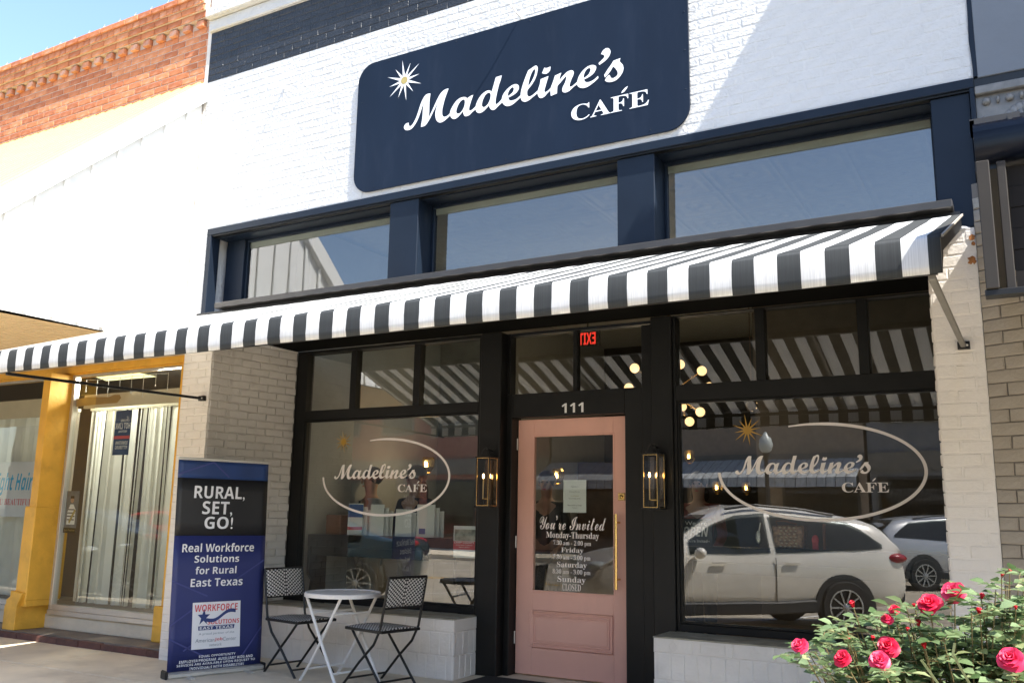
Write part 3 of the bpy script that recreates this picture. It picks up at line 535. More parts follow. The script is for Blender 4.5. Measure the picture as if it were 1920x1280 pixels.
# ------------------------------------------------------------------ awning
aw = thing('awning', 'black and white striped canvas awning with straight valance over the shop front', 'awning', (-3.5, 5.7, 2.3))
XA0, XA1 = -6.82, -.252; OX = -.3003+.1007
def cloth(name, rows, z_off=0):
    n = 150; vs = []; fs = []; R_ = len(rows)
    for i in range(n+1):
        x = XA0+(XA1-XA0)*i/n
        for j, (y, z, am) in enumerate(rows): vs.append((x-OX, y+am*(.5*math.sin(x*9+j)+.5*math.sin(x*23+2*j)), z+am*math.sin(x*5.1+j*.7)*.7))
    for i in range(n):
        for j in range(R_-1): k = i*R_+j; fs.append((k, k+1, k+R_+1, k+R_))
    me = bpy.data.meshes.new(name); me.from_pydata(vs, [], fs); me.materials.append(CANVAS)
    for p_ in me.polygons: p_.use_smooth = True
    o = bpy.data.objects.new(name, me); C.objects.link(o); o.parent = aw; o.location = Vector((OX,0,0))-WP[aw.name]
    sd = o.modifiers.new('solid', 'SOLIDIFY'); sd.thickness = .0025; return o
cloth('canopy', [(5.72,3.095,0),(5.5,3.018,.003),(5.2,2.911,.004),(4.9,2.806,.004),(4.6,2.70,.004),(4.3,2.595,.003),(4.05,2.508,.001),(3.915,2.462,0)])
cloth('valance', [(3.905,2.458,0),(3.896,2.44,.001),(3.893,2.38,.003),(3.893,2.33,.0035),(3.899,2.292,.0035)])
MB().add([(XA1,3.905,2.458),(XA1,3.90,2.29),(XA1,4.02,2.42),(XA1,5.2,2.83),(XA1,5.72,3.01),(XA1,5.72,3.09)], [(0,1,2,3,4,5)]).build('sun_flap', CHB, aw)  # added flap that keeps a stray sun streak out from under the awning
MB().bar((XA1+.008,5.72,3.09), (XA1+.006,3.92,2.455), .008, .012).build('edge_piping', mat('piping', (.36,.33,.29), .8), aw); MB().bar((XA0-.008,5.72,3.09), (XA0-.008,3.92,2.455), .012, .02).build('edge_piping', MATS['piping'], aw)
MB().bar((XA0+.02,3.93,2.42), (XA1-.02,3.93,2.42), .03, .03).build('front_tube', TUBE, aw); MB().bar((XA0+.02,3.925,2.302), (XA1-.02,3.925,2.302), .02, .012).build('bottom_tube', TUBE, aw)
for i in range(6):
    x = XA0+.1+(XA1-XA0-.2)*i/5; MB().bar((x,5.70,3.05), (x,3.94,2.44), .025, .025).build('rafter', TUBE, aw)
B(-6.38, -.288, 5.64, 5.784, 3.122, 3.172).build('head_rail', RAIL, aw, bevel=.005)
B(-6.70, -.257, 5.725, 5.797, 3.03, 3.117).build('wall_bracket_rail', TUBE, aw)
for x in (-6.60, -.296):
    a, b = Vector((x, 5.775, 2.322)), Vector((x-.0, 3.93, 2.288)); br = MB().bar(a, b, .028, .022).build('brace', TUBE if x < -1 else GTUBE, aw, bevel=.003)
    B(x-.03, x+.035, 5.765, 5.80, 2.30, 2.345).build('foot_plate', TUBE, br); MB().ball((x+.02, 5.762, 2.322), .008, 8).build('bolt', SILVER, br)
# wall hooks
for (x, z, l_) in ((-5.84, 5.24, 'small white hook high on the white wall left of the navy sign'), (-3.29, 5.245, 'small white hook on the white wall just above the navy sign')):
    MB().tube([(x, 5.80, z-.01), (x, 5.70, z), (x-.01, 5.66, z+.03)], .007, 8).ball((x, 5.79, z-.01), .018, 8, (1,.5,1)).build('wall_hook', WMET, None, label=l_, cat='hook')
# ------------------------------------------------------------------ lanterns
def lantern(x0, x1, label):
    L = thing('wall_lantern', label, 'lantern', ((x0+x1)/2, 6.775, 1.388), 0, 'black and brass lanterns beside the door'); y0, y1, z0, z1 = 6.60, 6.75, 1.388, 1.790; t = .010
    f = MB(); f.box(x0-.006, x1+.006, y0-.006, y1, z1, z1+.012); f.box(x0-.006, x1+.006, y0-.006, y1, z0-.012, z0); f.box(x0, x1, y1-.008, y1+.024, z0, z1)
    for a, b in ((x0, y0), (x1-t, y0), (x1-t, y1-t-.008), (x0, y1-t-.008)): f.box(a, a+t, b, b+t, z0, z1)
    f.build('frame', CHB, L, bevel=.002)
    g = MB(); a, b, s_ = x0+t, x1-t, .005
    for yy in (y0+.001,): g.box(a, b, yy, yy+.004, z1-s_, z1); g.box(a, b, yy, yy+.004, z0, z0+s_); g.box(a, a+s_, yy, yy+.004, z0+s_, z1-s_); g.box(b-s_, b, yy, yy+.004, z0+s_, z1-s_)
    a, b = y0+t, y1-t-.008; xx = x1-.005
    g.box(xx, xx+.004, a, b, z1-s_, z1); g.box(xx, xx+.004, a, b, z0, z0+s_); g.box(xx, xx+.004, a, a+s_, z0+s_, z1-s_); g.box(xx, xx+.004, b-s_, b, z0+s_, z1-s_)
    g.build('brass_trim', BRASS, L); B(x0+.01, x1-.01, y1-.012, y1-.009, z0+.01, z1-.01).build('back_mirror', mat('antique_mirror', (.16,.13,.10), .12, .9, var=.2) if 'antique_mirror' not in MATS else MATS['antique_mirror'], L)
    B(x0+.012, x1-.012, y0+.0055, y0+.0075, z0+.005, z1-.005).build('pane', GLASSL, L)
    cx = (x0+x1)/2; B(cx-.035, cx+.035, y0+.06, y0+.075, z0+.055, z0+.062).build('candle_arm', BRASS, L)
    for s2 in (-.032, .032):
        MB().tube([(cx+s2, y0+.067, z0+.062), (cx+s2, y0+.067, z0+.225)], .0048, 8).build('candle', mat('candle_sleeve', (.75,.55,.28), .5) if 'candle_sleeve' not in MATS else MATS['candle_sleeve'], L)
        MB().ball((cx+s2, y0+.067, z0+.250), .009, 10, (1,1,2.3)).build('bulb', BULB, L, smooth=True)
    q = MB(); q.tube([(x0+.02, y0+.03, z1+.01), (x0+.045, y0+.05, z1+.075), (cx, y0+.05, z1+.088), (x1-.045, y0+.05, z1+.075), (x1-.02, y0+.03, z1+.01)], .005, 8); q.tube([(cx, y0+.05, z1+.085), (cx, y1+.02, z1+.06)], .006, 8); q.build('hanging_arm', CHB, L)
lantern(-4.122, -3.985, 'black and brass candle lantern on the post left of the pink door'); lantern(-2.617, -2.482, 'black and brass candle lantern on the post right of the pink door')
# ================================================================== CAFE INTERIOR
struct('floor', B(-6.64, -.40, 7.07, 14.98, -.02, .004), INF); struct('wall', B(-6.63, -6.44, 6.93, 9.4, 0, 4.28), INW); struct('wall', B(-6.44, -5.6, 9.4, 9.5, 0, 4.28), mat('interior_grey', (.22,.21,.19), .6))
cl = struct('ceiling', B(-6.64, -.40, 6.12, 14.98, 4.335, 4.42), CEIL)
tp = MB(); T = .61
def panel_mesh():
    vs = []; fs = []; n = 12; N = 24; 
    for i in range(N+1):
        for j in range(N+1):
            u, v = i/N-.5, j/N-.5; m_ = max(abs(u), abs(v)); rr = math.hypot(u, v); h = 0
            if m_ > .465: h = .012
            elif m_ > .43: h = .0
            elif m_ > .34: h = .010
            elif rr < .25: h = .008*math.cos(rr*26)+.004*math.cos(4*math.atan2(v, u)*2)
            vs.append((u*T*1.0, v*T*1.0, -h))
    for i in range(N):
        for j in range(N): k = i*(N+1)+j; fs.append((k, k+N+1, k+N+2, k+1))
    me = bpy.data.meshes.new('tin_panel'); me.from_pydata(vs, [], fs); me.materials.append(CEIL)
    for p_ in me.polygons: p_.use_smooth = True
    return me
pm = panel_mesh()
for i in range(10):
    for j in range(8):
        o = bpy.data.objects.new('tin_panel', pm); C.objects.link(o); o.parent = cl; o.location = (-6.32+i*T, 6.44+j*T, 4.33)
# chandelier
cc = atD(1256, 737, 11.6); ch = thing('chandelier', 'brass starburst chandelier with round glowing globes inside the cafe', 'chandelier', cc); q = MB(); q.ball(cc, .07, 12); q.tube([cc, (cc.x, cc.y, 4.3)], .012, 8); q.build('hub', BRASS, ch)
def lampat(nm, p, e, r, par):
    l_ = bpy.data.lights.new(nm, 'POINT'); l_.energy = e; l_.color = (1,.74,.45); l_.shadow_soft_size = r; o = bpy.data.objects.new(nm, l_); C.objects.link(o); o.location = Vector(p)-WP[par.name]; o.parent = par
lampat('chandelier_light', (cc.x, cc.y-.7, cc.z-.3), 9, .3, ch)
for k, (x, y, D) in enumerate(((1190,690,11.3),(1179,727,11.5),(1275,683,11.3),(1316,695,11.2),(1330,725,11.6),(1279,762,11.8),(1313,772,11.4),(1293,790,11.6),(1225,775,11.9),(1235,690,11.9),(1250,780,11.2))):
    g = atD(x, y, D); a = MB().tube([cc, g], .005, 6).build('arm', BRASS, ch); MB().ball(g, .060, 16).build('globe', GLOBE, ch, smooth=True); MB().ball(cc+(g-cc)*.72, .022, 8).build('joint', BRASS, a)
# exit sign (its letters face the room, so they read backwards here)
p = atD(1102, 635, 12.8); ex = thing('exit_sign', 'red lit EXIT sign seen reversed through the glass above the door', 'exit sign', p)
MB().obox(p, (.19,0,0), (0,.015,0), (0,0,.105)).build('housing', IND, ex); text(SB('EXIT'), EXITR, ex, (p.x-.13, p.y-.02, p.z-.085), (p.x+.13, p.y-.02, p.z+.085), mirror=True); MB().tube([(p.x, p.y, p.z+.1), (p.x, p.y, 4.3)], .01, 6).build('stem', IND, ex)
for k, (x, y, D, l_) in enumerate(((803,872,10.2,'small glowing wall sconce seen through the left window'), (1046,893,10.6,'small glowing wall sconce seen through the door glass'), (1293,857,12,'dim glowing sconce at the left of the right window'), (1345,915,12.5,'dim glowing sconce low in the right window'), (1400,916,12.8,'faint glowing sconce behind the oval of the right window'))):
    p = atD(x, y, D); t_ = thing('wall_sconce', l_, 'wall light', p); MB().ball(p, .035, 10, (1,1,1.4)).build('bulb', BULB if k < 2 else GLOBE, t_, smooth=True); lampat('sconce_light', (p.x, p.y-.12, p.z), 1.6, .04, t_); MB().lathe([(.03,-.08),(.07,-.02),(.075,.06),(.06,.09)], p, 12).build('shade', BRASS, t_)
p = atD(1410, 760, 10); t_ = thing('pendant_lamp', 'pierced pendant lamp glowing above the gold star of the right window', 'lamp', p)
for k in range(9): a = k*2.4; MB().ball((p.x+.055*math.cos(a)*(k % 3+1)/3, p.y-.02, p.z+.055*math.sin(a)*(k % 3+1)/3), .013, 8).build('glow_hole', GLOBE, t_)
MB().ball(p, .07, 14).tube([p, (p.x, p.y, 4.3)], .006, 6).build('shade', INB, t_)
# tables / partition so that the room is not empty
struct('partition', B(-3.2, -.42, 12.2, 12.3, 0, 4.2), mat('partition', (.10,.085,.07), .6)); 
for x in (-2.6, -1.9, -1.2): B(x, x+.55, 12.17, 12.2, .9, 2.6).build('wall_panel', INB, None, label='brown framed panel at x', cat='panel') if False else None
def bench(x0, x1, y, lab):
    t_ = thing('display_shelf', lab, 'shelf', ((x0+x1)/2, y, 0)); B(x0, x1, y, y+.30, .985, 1.10).build('top', BLACK, t_, bevel=.004); B(x0, x1, y+.02, y+.05, .90, .984).build('apron', BLACK, t_)
    for x in (x0+.01, x1-.04):
        q = MB(); q.prism([(y+.0, .983), (y+.0, .72), (y+.06, .66), (y+.04, .55), (y+.09, .50), (y+.09, .10), (y+.20, .02), (y+.25, .02), (y+.25, .983)], x, x+.03, 'yz'); q.build('bracket', BLACK, t_)
bench(-6.26, -4.50, 6.93, 'black display shelf behind the left cafe window'); bench(-2.40, -.50, 6.98, 'black display shelf behind the right cafe window')
# brochure stands on the left shelf
for k, (x0, x1, yt, lab) in enumerate(((648,676,943,'acrylic stand with a blue and red flyer, leftmost of four on the shelf'), (690,716,945,'acrylic stand with white leaflets, second from the left on the shelf'), (738,768,954,'acrylic stand with white leaflets, third from the left on the shelf'), (778,812,945,'acrylic stand with a white leaflet and blue logo, rightmost on the shelf'))):
    a = at(x0, 1000, 7.0); b = at(x1, 1000, 7.0); zt = at((x0+x1)/2, yt, 7.0).z; t_ = thing('brochure_stand', lab, 'leaflet stand', ((a.x+b.x)/2, 7.05, 1.101), 0, 'leaflet stands on the window shelf')
    for q_ in range(3): MB().add([(a.x+q_*.03, 7.02+q_*.03, 1.102), (b.x+q_*.03, 7.02+q_*.03, 1.102), (b.x-.02+q_*.03, 7.05+q_*.03, zt-q_*.03), (a.x-.02+q_*.03, 7.05+q_*.03, zt-q_*.03), (a.x+q_*.03, 7.024+q_*.03, 1.102), (b.x+q_*.03, 7.024+q_*.03, 1.102), (b.x-.02+q_*.03, 7.054+q_*.03, zt-q_*.03), (a.x-.02+q_*.03, 7.054+q_*.03, zt-q_*.03)], [(0,1,2,3),(7,6,5,4),(0,4,5,1),(1,5,6,2),(2,6,7,3),(3,7,4,0)]).build('leaflet', PAPER, t_)
    if k == 0: MB().add([(a.x-.012, 7.036, 1.26), (b.x-.012, 7.036, 1.26), (b.x-.018, 7.046, zt-.01), (a.x-.018, 7.046, zt-.01)], [(0,1,2,3)]).build('print', BLUEP, t_); MB().add([(a.x-.004, 7.024, 1.15), (b.x-.004, 7.024, 1.15), (b.x-.009, 7.034, 1.23), (a.x-.009, 7.034, 1.23)], [(0,1,2,3)]).build('print', REDP, t_)
    if k == 3: MB().add([(a.x+.03, 7.02, 1.13), (a.x+.10, 7.02, 1.13), (a.x+.095, 7.026, 1.18), (a.x+.025, 7.026, 1.18)], [(0,1,2,3)]).build('print', BLUEP, t_)
B(-6.12, -5.93, 7.02, 7.16, 1.101, 1.29).build('leather_case', BRN, None, bevel=.01, label='brown leather box at the left end of the window shelf', cat='box')
# flyer on the left window
a = at(852, 985, 6.86); b = at(891, 1046, 6.86); fl = B(a.x, b.x, 6.853, 6.854, b.z, a.z).build('window_flyer', PAPER, None); tag(fl, 'white and red event flyer taped to the left window near the lantern', 'flyer'); H_ = a.z-b.z; W_ = b.x-a.x
B(a.x, b.x, 6.851, 6.8525, b.z+.25*H_, b.z+.52*H_).build('print', REDP, fl); B(a.x+.01, b.x, 6.851, 6.8525, b.z+.53*H_, a.z-.03).build('print', mat('muted_photo', (.35,.36,.30), .6, var=.5, nscale=18), fl)
text(SB('CAMP COUNTY'), PAPER, fl, (a.x+.04*W_, 6.850, b.z+.45*H_), (b.x-.04*W_, 6.850, b.z+.51*H_)); text('Arts and Culture', PAPER, fl, (a.x+.12*W_, 6.850, b.z+.38*H_), (b.x-.12*W_, 6.850, b.z+.42*H_)); text('April 2024', PAPER, fl, (a.x+.25*W_, 6.850, b.z+.31*H_), (b.x-.25*W_, 6.850, b.z+.35*H_))
# right window display
a = at(1452, 1033, 7.1); b = at(1510, 985, 7.1); bk = thing('woven_basket', 'tan woven crocodile pattern handbag on the right window shelf', 'bag', ((a.x+b.x)/2, 7.1, 1.101)); 
q = MB(); q.prism([(a.x+.015, 1.102), (b.x-.015, 1.102), (b.x, b.z), (a.x, b.z)], 7.05, 7.17, 'xz'); q.build('body', mat('croc_leather', (.30,.17,.10), .35, var=.6, nscale=45, bump=.5, bscale=70), bk, bevel=.012)
for i in range(7):
    for j in range(4): MB().ball((a.x+.06+j*.035+(i % 2)*.01, 7.048, 1.12+i*.023), .009, 6, (1.1,.4,.7)).build('scale', mat('pale_scale', (.55,.45,.30), .4) if 'pale_scale' not in MATS else MATS['pale_scale'], bk)
MB().tube([(a.x+.03, 7.1, b.z-.01), (a.x+.02, 7.1, b.z+.03), (a.x+.07, 7.1, b.z+.035), (b.x-.06, 7.1, b.z+.01)], .006, 8).build('handle', BRN, bk)
p = at(1422, 1010, 7.12); MB().ball((p.x, 7.12, 1.18), .03, 10, (.7,.5,1.7)).tube([(p.x, 7.12, 1.2), (p.x+.02, 7.12, 1.29)], .006, 6).build('key_charm', SILVER, None, label='silver keychain charm hanging left of the handbag', cat='charm')
p = at(1508, 1010, 7.12); MB().ball((p.x+.08, 7.12, 1.17), .03, 10, (.9,.6,1.3)).box(p.x+.06, p.x+.10, 7.11, 7.13, 1.102, 1.15).build('ornament', REDP, None, label='small red trinket right of the woven handbag', cat='ornament')
MB().tube([(p.x+.14, 7.14, 1.102), (p.x+.145, 7.14, 1.29)], .012, 8).build('wooden_stick', BRN, None, label='upright orange wooden stick beside the red trinket', cat='stick')
a = at(1278, 1027, 7.0); b = at(1332, 976, 7.0); bd = B(a.x-.01, b.x+.01, 7.005, 7.02, 1.102, b.z+.015).build('open_board', mat('chalkboard', (.02,.02,.02), .6), None, bevel=.002); tag(bd, 'small blackboard hand lettered We are open in the right window corner', 'sign')
text('We are', DECAL, bd, (a.x+.03, 7.0035, 1.262), (b.x-.03, 7.0035, 1.292)); text(SBI('OPEN'), DECAL, bd, (a.x+.015, 7.0035, 1.175), (b.x-.02, 7.0035, 1.25)); text("~You're Invited~", DECAL, bd, (a.x+.01, 7.0035, 1.13), (b.x-.01, 7.0035, 1.155))
# ------------------------------------------------------------------ people inside
def skin(name, pts, edges, m, parent, sub=2):
    me = bpy.data.meshes.new(name); me.from_pydata([p[:3] for p in pts], edges, []); o = bpy.data.objects.new(name, me); C.objects.link(o); o.parent = parent
    sk_ = o.modifiers.new('skin', 'SKIN'); o.modifiers.new('sub', 'SUBSURF').levels = sub; o.modifiers[-1].render_levels = sub
    if not me.skin_vertices: me.attributes
    for i, p in enumerate(pts): me.skin_vertices[0].data[i].radius = (p[3], p[4] if len(p) > 4 else p[3])
    me.skin_vertices[0].data[0].use_root = True; me.materials.append(m); o.modifiers['skin'].use_smooth_shade = True
    return o
def add_skin_layer(me):
    b = bmesh.new(); b.from_mesh(me); b.verts.layers.skin.verify(); b.to_mesh(me); b.free()
def skin(name, pts, edges, m, parent, sub=2):
    me = bpy.data.meshes.new(name); me.from_pydata([p[:3] for p in pts], edges, [])
    b = bmesh.new(); b.from_mesh(me); L = b.verts.layers.skin.verify(); b.verts.ensure_lookup_table()
    for i, p in enumerate(pts): b.verts[i][L].radius = (p[3], p[4] if len(p) > 4 else p[3]); b.verts[i][L].use_root = (i == 0)
    b.to_mesh(me); b.free(); o = bpy.data.objects.new(name, me); C.objects.link(o); o.parent = parent; me.materials.append(m)
    s_ = o.modifiers.new('skin', 'SKIN'); s_.use_smooth_shade = True; u = o.modifiers.new('sub', 'SUBSURF'); u.levels = sub; u.render_levels = sub; return o
def person(label, loc, rz, shirt, legs, hair_len=0, tie=None, arm=0):
    P_ = thing('person', label, 'person', loc, rz)    # local: facing -Y
    body = [(0,0,.95,.13,.10),(0,0,1.15,.13,.09),(0,0,1.38,.16,.10),(0,0,1.50,.055),(0,-.01,1.60,.07,.08),(0,-.01,1.70,.085,.10),(0,0,1.76,.05,.06),
            (-.19,0,1.42,.055),(-.25,-.02,1.15,.042),(-.22,-.20-arm,1.02,.032),(-.19,-.27-arm,.99,.03,.018),(.19,0,1.42,.055),(.25,-.02,1.15,.042),(.20,-.18,.98,.032),(.17,-.25,.95,.03,.018),
            (-.09,0,.88,.085),(-.10,-.01,.50,.058),(-.10,.02,.10,.04),(-.10,-.14,.04,.035),(.09,0,.88,.085),(.10,-.01,.50,.058),(.10,.02,.10,.04),(.10,-.14,.04,.035)]
    ed = [(0,1),(1,2),(2,3),(3,4),(4,5),(5,6),(2,7),(7,8),(8,9),(9,10),(2,11),(11,12),(12,13),(13,14),(0,15),(15,16),(16,17),(17,18),(0,19),(19,20),(20,21),(21,22)]
    n0 = len(body)
    for s_, hnd in ((-1, 10), (1, 14)):
        hx_, hy, hz = body[hnd][:3]
        for f in range(4):
            k = len(body); ox = (f-1.5)*.017; body += [(hx_+ox, hy-.045, hz-.012, .0085), (hx_+ox, hy-.075+abs(f-1.2)*.006, hz-.03, .008), (hx_+ox, hy-.08, hz-.055, .007)]; ed += [(hnd, k), (k, k+1), (k+1, k+2)]
        k = len(body); body += [(hx_-s_*.035, hy-.015, hz-.01, .009), (hx_-s_*.045, hy-.04, hz-.03, .008)]; ed += [(hnd, k), (k, k+1)]
    skin('body', body, ed, SKIN, P_)
    f = MB()
    for s_ in (-1, 1): f.ball((s_*.032, -.098, 1.675), .011, 8)
    f.build('eyes', HAIR, P_); 
    MB().ball((0, -.112, 1.645), .016, 8, (.8,1,1.4)).build('nose', SKIN, P_, smooth=True); MB().ball((0, -.098, 1.60), .018, 8, (1.3,.4,.35)).build('mouth', REDP, P_)
    for s_ in (-1, 1): MB().ball((s_*.088, 0, 1.66), .022, 8, (.4,.7,1.2)).build('ear', SKIN, P_)
    h = MB(); h.ball((0, .018, 1.71), .108, 16, (.95,1.02,.95)); 
    if hair_len: h.ball((0, .07, 1.60-hair_len/3), .09, 14, (1.15,.7,1+hair_len*3))
    h.build('hair', HAIR, P_, smooth=True)
    up = [(0,0,.93,.145,.115),(0,0,1.15,.145,.105),(0,0,1.38,.175,.115),(0,0,1.47,.075),(-.19,0,1.42,.068),(-.25,-.02,1.15,.055),(-.22,-.18-arm,1.03,.045),(.19,0,1.42,.068),(.25,-.02,1.15,.055),(.20,-.16,.99,.045)]
    skin('shirt', up, [(0,1),(1,2),(2,3),(2,4),(4,5),(5,6),(2,7),(7,8),(8,9)], shirt, P_)
    skin('trousers', [(0,0,.93,.14,.115),(-.09,0,.85,.10),(-.10,-.01,.50,.075),(-.10,.02,.12,.06),(.09,0,.85,.10),(.10,-.01,.50,.075),(.10,.02,.12,.06)], [(0,1),(1,2),(2,3),(0,4),(4,5),(5,6)], legs, P_)
    MB().lathe([(.15,.925),(.153,.93),(.153,.955),(.15,.96)], (0,0,0), 20).build('belt', BRN, P_)
    if tie: MB().prism([(-.02,1.44),(.02,1.44),(.032,1.0),(0,.95),(-.032,1.0)], -.135, -.125, 'xz').build('tie', tie, P_)
    for s_ in (-1, 1): MB().ball((s_*.10, -.07, .035), .05, 10, (1,2.2,.75)).build('shoe', CHB, P_, smooth=True)
p = atD(690, 1068, 9.7); person('man in white shirt, black tie and khaki trousers behind the left window', (p.x, p.y, 0), -.55, LBLUE, KHAKI, 0, TIE)
p = atD(770, 1050, 9.3); person('woman with long dark hair in a pale skirt behind the left window', (p.x+.1, p.y-.1, 0), -.2, NAVC, KHAKI, .25)
p = atD(1310, 930, 9.6); person('dark haired person in a rust top behind the right window corner', (p.x, p.y, 0), .1, PINKC, NAVC, .1)
p = atD(1025, 950, 9.9); person('person in a dark jacket seen through the door glass', (p.x, p.y, 0), .2, IND, IND, 0)
# ================================================================== NEIGHBOUR ON THE LEFT
nl = thing('salon_building', 'orange brick neighbour with yellow shop front posts and a white metal canopy', 'building', (-10, 5.8, 0))
nw = B(-22, -6.95, 5.813, 6.10, 3.2, 6.40).build('upper_wall', MORTAR, nl); nk = Bricks()
nk.field(nw, ORANGE, (-16, 5.813, 5.30), (1,0,0), 9.05, .88, .073, .212, D=.008, gap=.013)
nk.field(nw, ORANGE, (-16, 5.76, 6.255), (1,0,0), 9.03, .068, .068, .207, D=.01, gap=.006, jx=.05)
nk.field(nw, ORANGE, (-16, 5.735, 6.325), (1,0,0), 9.03, .068, .068, .207, D=.01, gap=.006, jx=.05)
nk.field(nw, ORANGE, (-16, 5.72, 6.395), (1,0,0), 9.03, .068, .068, .105, D=.012, gap=.006, jx=.05)
nk.field(nw, ORANGE, (-16, 5.705, 6.465), (1,0,0), 9.03, .068, .068, .207, D=.012, gap=.006, jx=.05)
B(-22,-6.96,5.762,6.1,6.25,6.323).build('corbel', MORTAR, nw); B(-22,-6.96,5.737,6.1,6.3235,6.392).build('corbel', MORTAR, nw); B(-22,-6.96,5.722,6.1,6.3925,6.462).build('corbel', MORTAR, nw); B(-22,-6.96,5.707,6.1,6.4625,6.535).build('corbel', ORANGE[1], nw, bevel=.006)
for i in range(44):
    x = -7.06-i*.205; me = brick_mesh(.1, .065, .05, i % 5, ORANGE[i % 3]); o = bpy.data.objects.new('dentil', me); C.objects.link(o); o.parent = nw; o.location = Vector((x, 5.812, 6.205))-WP[nw.name]
nk.build(298)
B(-6.965, -6.914, 5.803, 6.1, 2.9, 6.5).build('party_edge', CREAMW, nl)
# canopy
cn = thing('metal_canopy', 'white and cream ribbed metal canopy with a tall side panel over the neighbouring sidewalk', 'canopy', (-10, 5.8, 2.84)); SL = .925
def rz_(y, z0=5.53): return z0-(5.8-y)*SL
rf = MB(); YF = 3.0; cx0 = -20; zt = rz_(YF)
rf.add([(cx0,5.8,5.545),(-6.96,5.8,5.545),(-6.96,YF,zt+.015),(cx0,YF,zt+.015),(cx0,5.8,5.52),(-6.96,5.8,5.52),(-6.96,YF,zt-.01),(cx0,YF,zt-.01)], [(0,1,2,3),(7,6,5,4),(0,4,5,1),(1,5,6,2),(2,6,7,3),(3,7,4,0)]); rf.build('roof_panel', CREAM, cn)
for i in range(86):
    x = -7.03-i*.15; q = MB(); q.bar((x,5.80,5.555), (x,YF,zt+.027), .045, .022); q.build('rib', CREAM, cn)
MB().bar((-6.93,5.80,5.44), (-6.93,YF,zt-.10), .09, .165).build('rim', WMET, cn, bevel=.003)
ep = MB(); ep.prism([(5.79,5.35),(YF+.02,rz_(YF)-.14),(YF+.02,2.834),(5.79,2.834)], -6.965, -6.950, 'yz'); ep.build('end_panel', WMET, cn)
for i in range(12):
    y = 5.62-i*.235; q = B(-6.950, -6.925, y-.02, y+.02, 2.85, rz_(y)-.22); q.build('batten', WMET, cn, bevel=.003)
B(cx0, -6.968, YF, YF+.03, 2.70, zt-.0).build('fascia', WMET, cn)
B(cx0, -6.968, YF+.04, 6.24, 2.845, 2.87).build('soffit', TAN, cn)
for i in range(62): B(-20, -6.97, YF+.06+i*.052, YF+.075+i*.052, 2.838, 2.8445).build('soffit_rib', TAN, cn)
# string lights on the parapet
slg = thing('string_lights', 'string of small clear bulbs along the orange brick parapet', 'string lights', (-10, 5.75, 6.54)); q = MB(); q.tube([(-7-i*.22, 5.76, 6.545+.008*math.sin(i*2.2)) for i in range(40)], .004, 5); q.build('wire', WMET, slg)
for i in range(34): MB().ball((-7.05-i*.26, 5.75, 6.57), .014, 8, (1,1,1.5)).tube([(-7.05-i*.26, 5.75, 6.54), (-7.03-i*.26, 5.74, 6.60)], .004, 4).build('bulb', LWHITE, slg)
# shop front
B(-20, -6.93, 6.16, 6.40, 2.772, 2.843).build('yellow_header', YEL, nl, bevel=.004); B(-20, -6.93, 6.19, 6.40, 2.755, 2.7715).build('header_moulding', YEL, nl, bevel=.003)
po = MB(); po.box(-9.285, -9.165, 5.95, 6.30, .30, 2.7545); po.build('post', YEL, nl, bevel=.006)
q = MB(); q.box(-9.345, -9.158, 5.94, 6.345, .36, 1.325); q.build('post_plinth', YEL, nl, bevel=.01)
q = MB(); q.prism([(-9.44,.068),(-9.235,.068),(-9.235,.30),(-9.16,.44),(-9.36,.46),(-9.36,.40),(-9.42,.37),(-9.42,.33),(-9.44,.31)], 5.90, 6.345, 'xz'); q.build('post_foot', YEL, nl, bevel=.006)
B(-7.40, -6.96, 6.19, 6.35, .40, 2.7545).build('jamb', YEL, nl, bevel=.004); B(-7.47, -6.96, 6.16, 6.34, .068, .40).build('jamb_foot', YEL, nl, bevel=.01)
B(-9.24, -7.47, 6.235, 6.40, .068, .21).build('base', CREAMP, nl, bevel=.006); B(-20, -9.44, 6.235, 6.40, .068, .21).build('base', CREAMP, nl, bevel=.006)
B(-9.165, -7.47, 6.20, 6.40, .211, .26).build('sill', SILVER, nl, bevel=.003); B(-20, -9.36, 6.20, 6.40, .211, .26).build('sill', SILVER, nl, bevel=.003)
for (x0, x1) in ((-9.162,-7.402),(-12.5,-9.30)):
    q = MB(); q.box(x0, x0+.045, 6.21, 6.28, .261, 2.7545); q.box(x1-.02, x1, 6.21, 6.28, .261, 2.7545); q.box(x0+.045, x1-.02, 6.21, 6.28, .261, .315); q.box(x0+.045, x1-.02, 6.21, 6.28, 2.735, 2.7545); f_ = q.build('window_frame', SILVER, nl, bevel=.003)
    B(x0+.045, x1-.02, 6.238, 6.244, .315, 2.735).build('pane', GLASSN, f_)
B(-20, -6.95, 8.6, 8.7, 0, 3.2).build('room_back', mat('salon_brown', (.07,.05,.035), .7), nl); B(-20, -6.95, 6.42, 8.6, 3.0, 3.1).build('room_ceiling', mat('salon_ceiling', (.05,.042,.035), .7), nl); B(-20, -6.95, 6.42, 8.6, .02, .06).build('room_floor', STEPM, nl)
B(-9.14, -6.97, 6.36, 6.38, 2.40, 2.55).build('blind_pelmet_board', CREAMP, nl); B(-12.5, -9.28, 6.36, 6.38, 2.34, 2.55).build('blind_pelmet_board', CREAMP, nl)
pn_ = MB().add([atZ(200,714,2.985), atZ(295,706,2.985), atZ(247,696,2.985), atZ(167,702.5,2.985)], [(0,1,2,3)]).build('ceiling_light_panel', TUBEL, None, label='flat fluorescent ceiling panel inside the neighbouring shop', cat='ceiling light')
l_ = bpy.data.lights.new('ceiling_panel_glow', 'POINT'); l_.energy = 70; l_.color = (1,.95,.8); l_.shadow_soft_size = .2; lo_ = bpy.data.objects.new('ceiling_panel_glow', l_); C.objects.link(lo_); lo_.location = (-8.5, 7.0, 2.8); lo_.parent = pn_
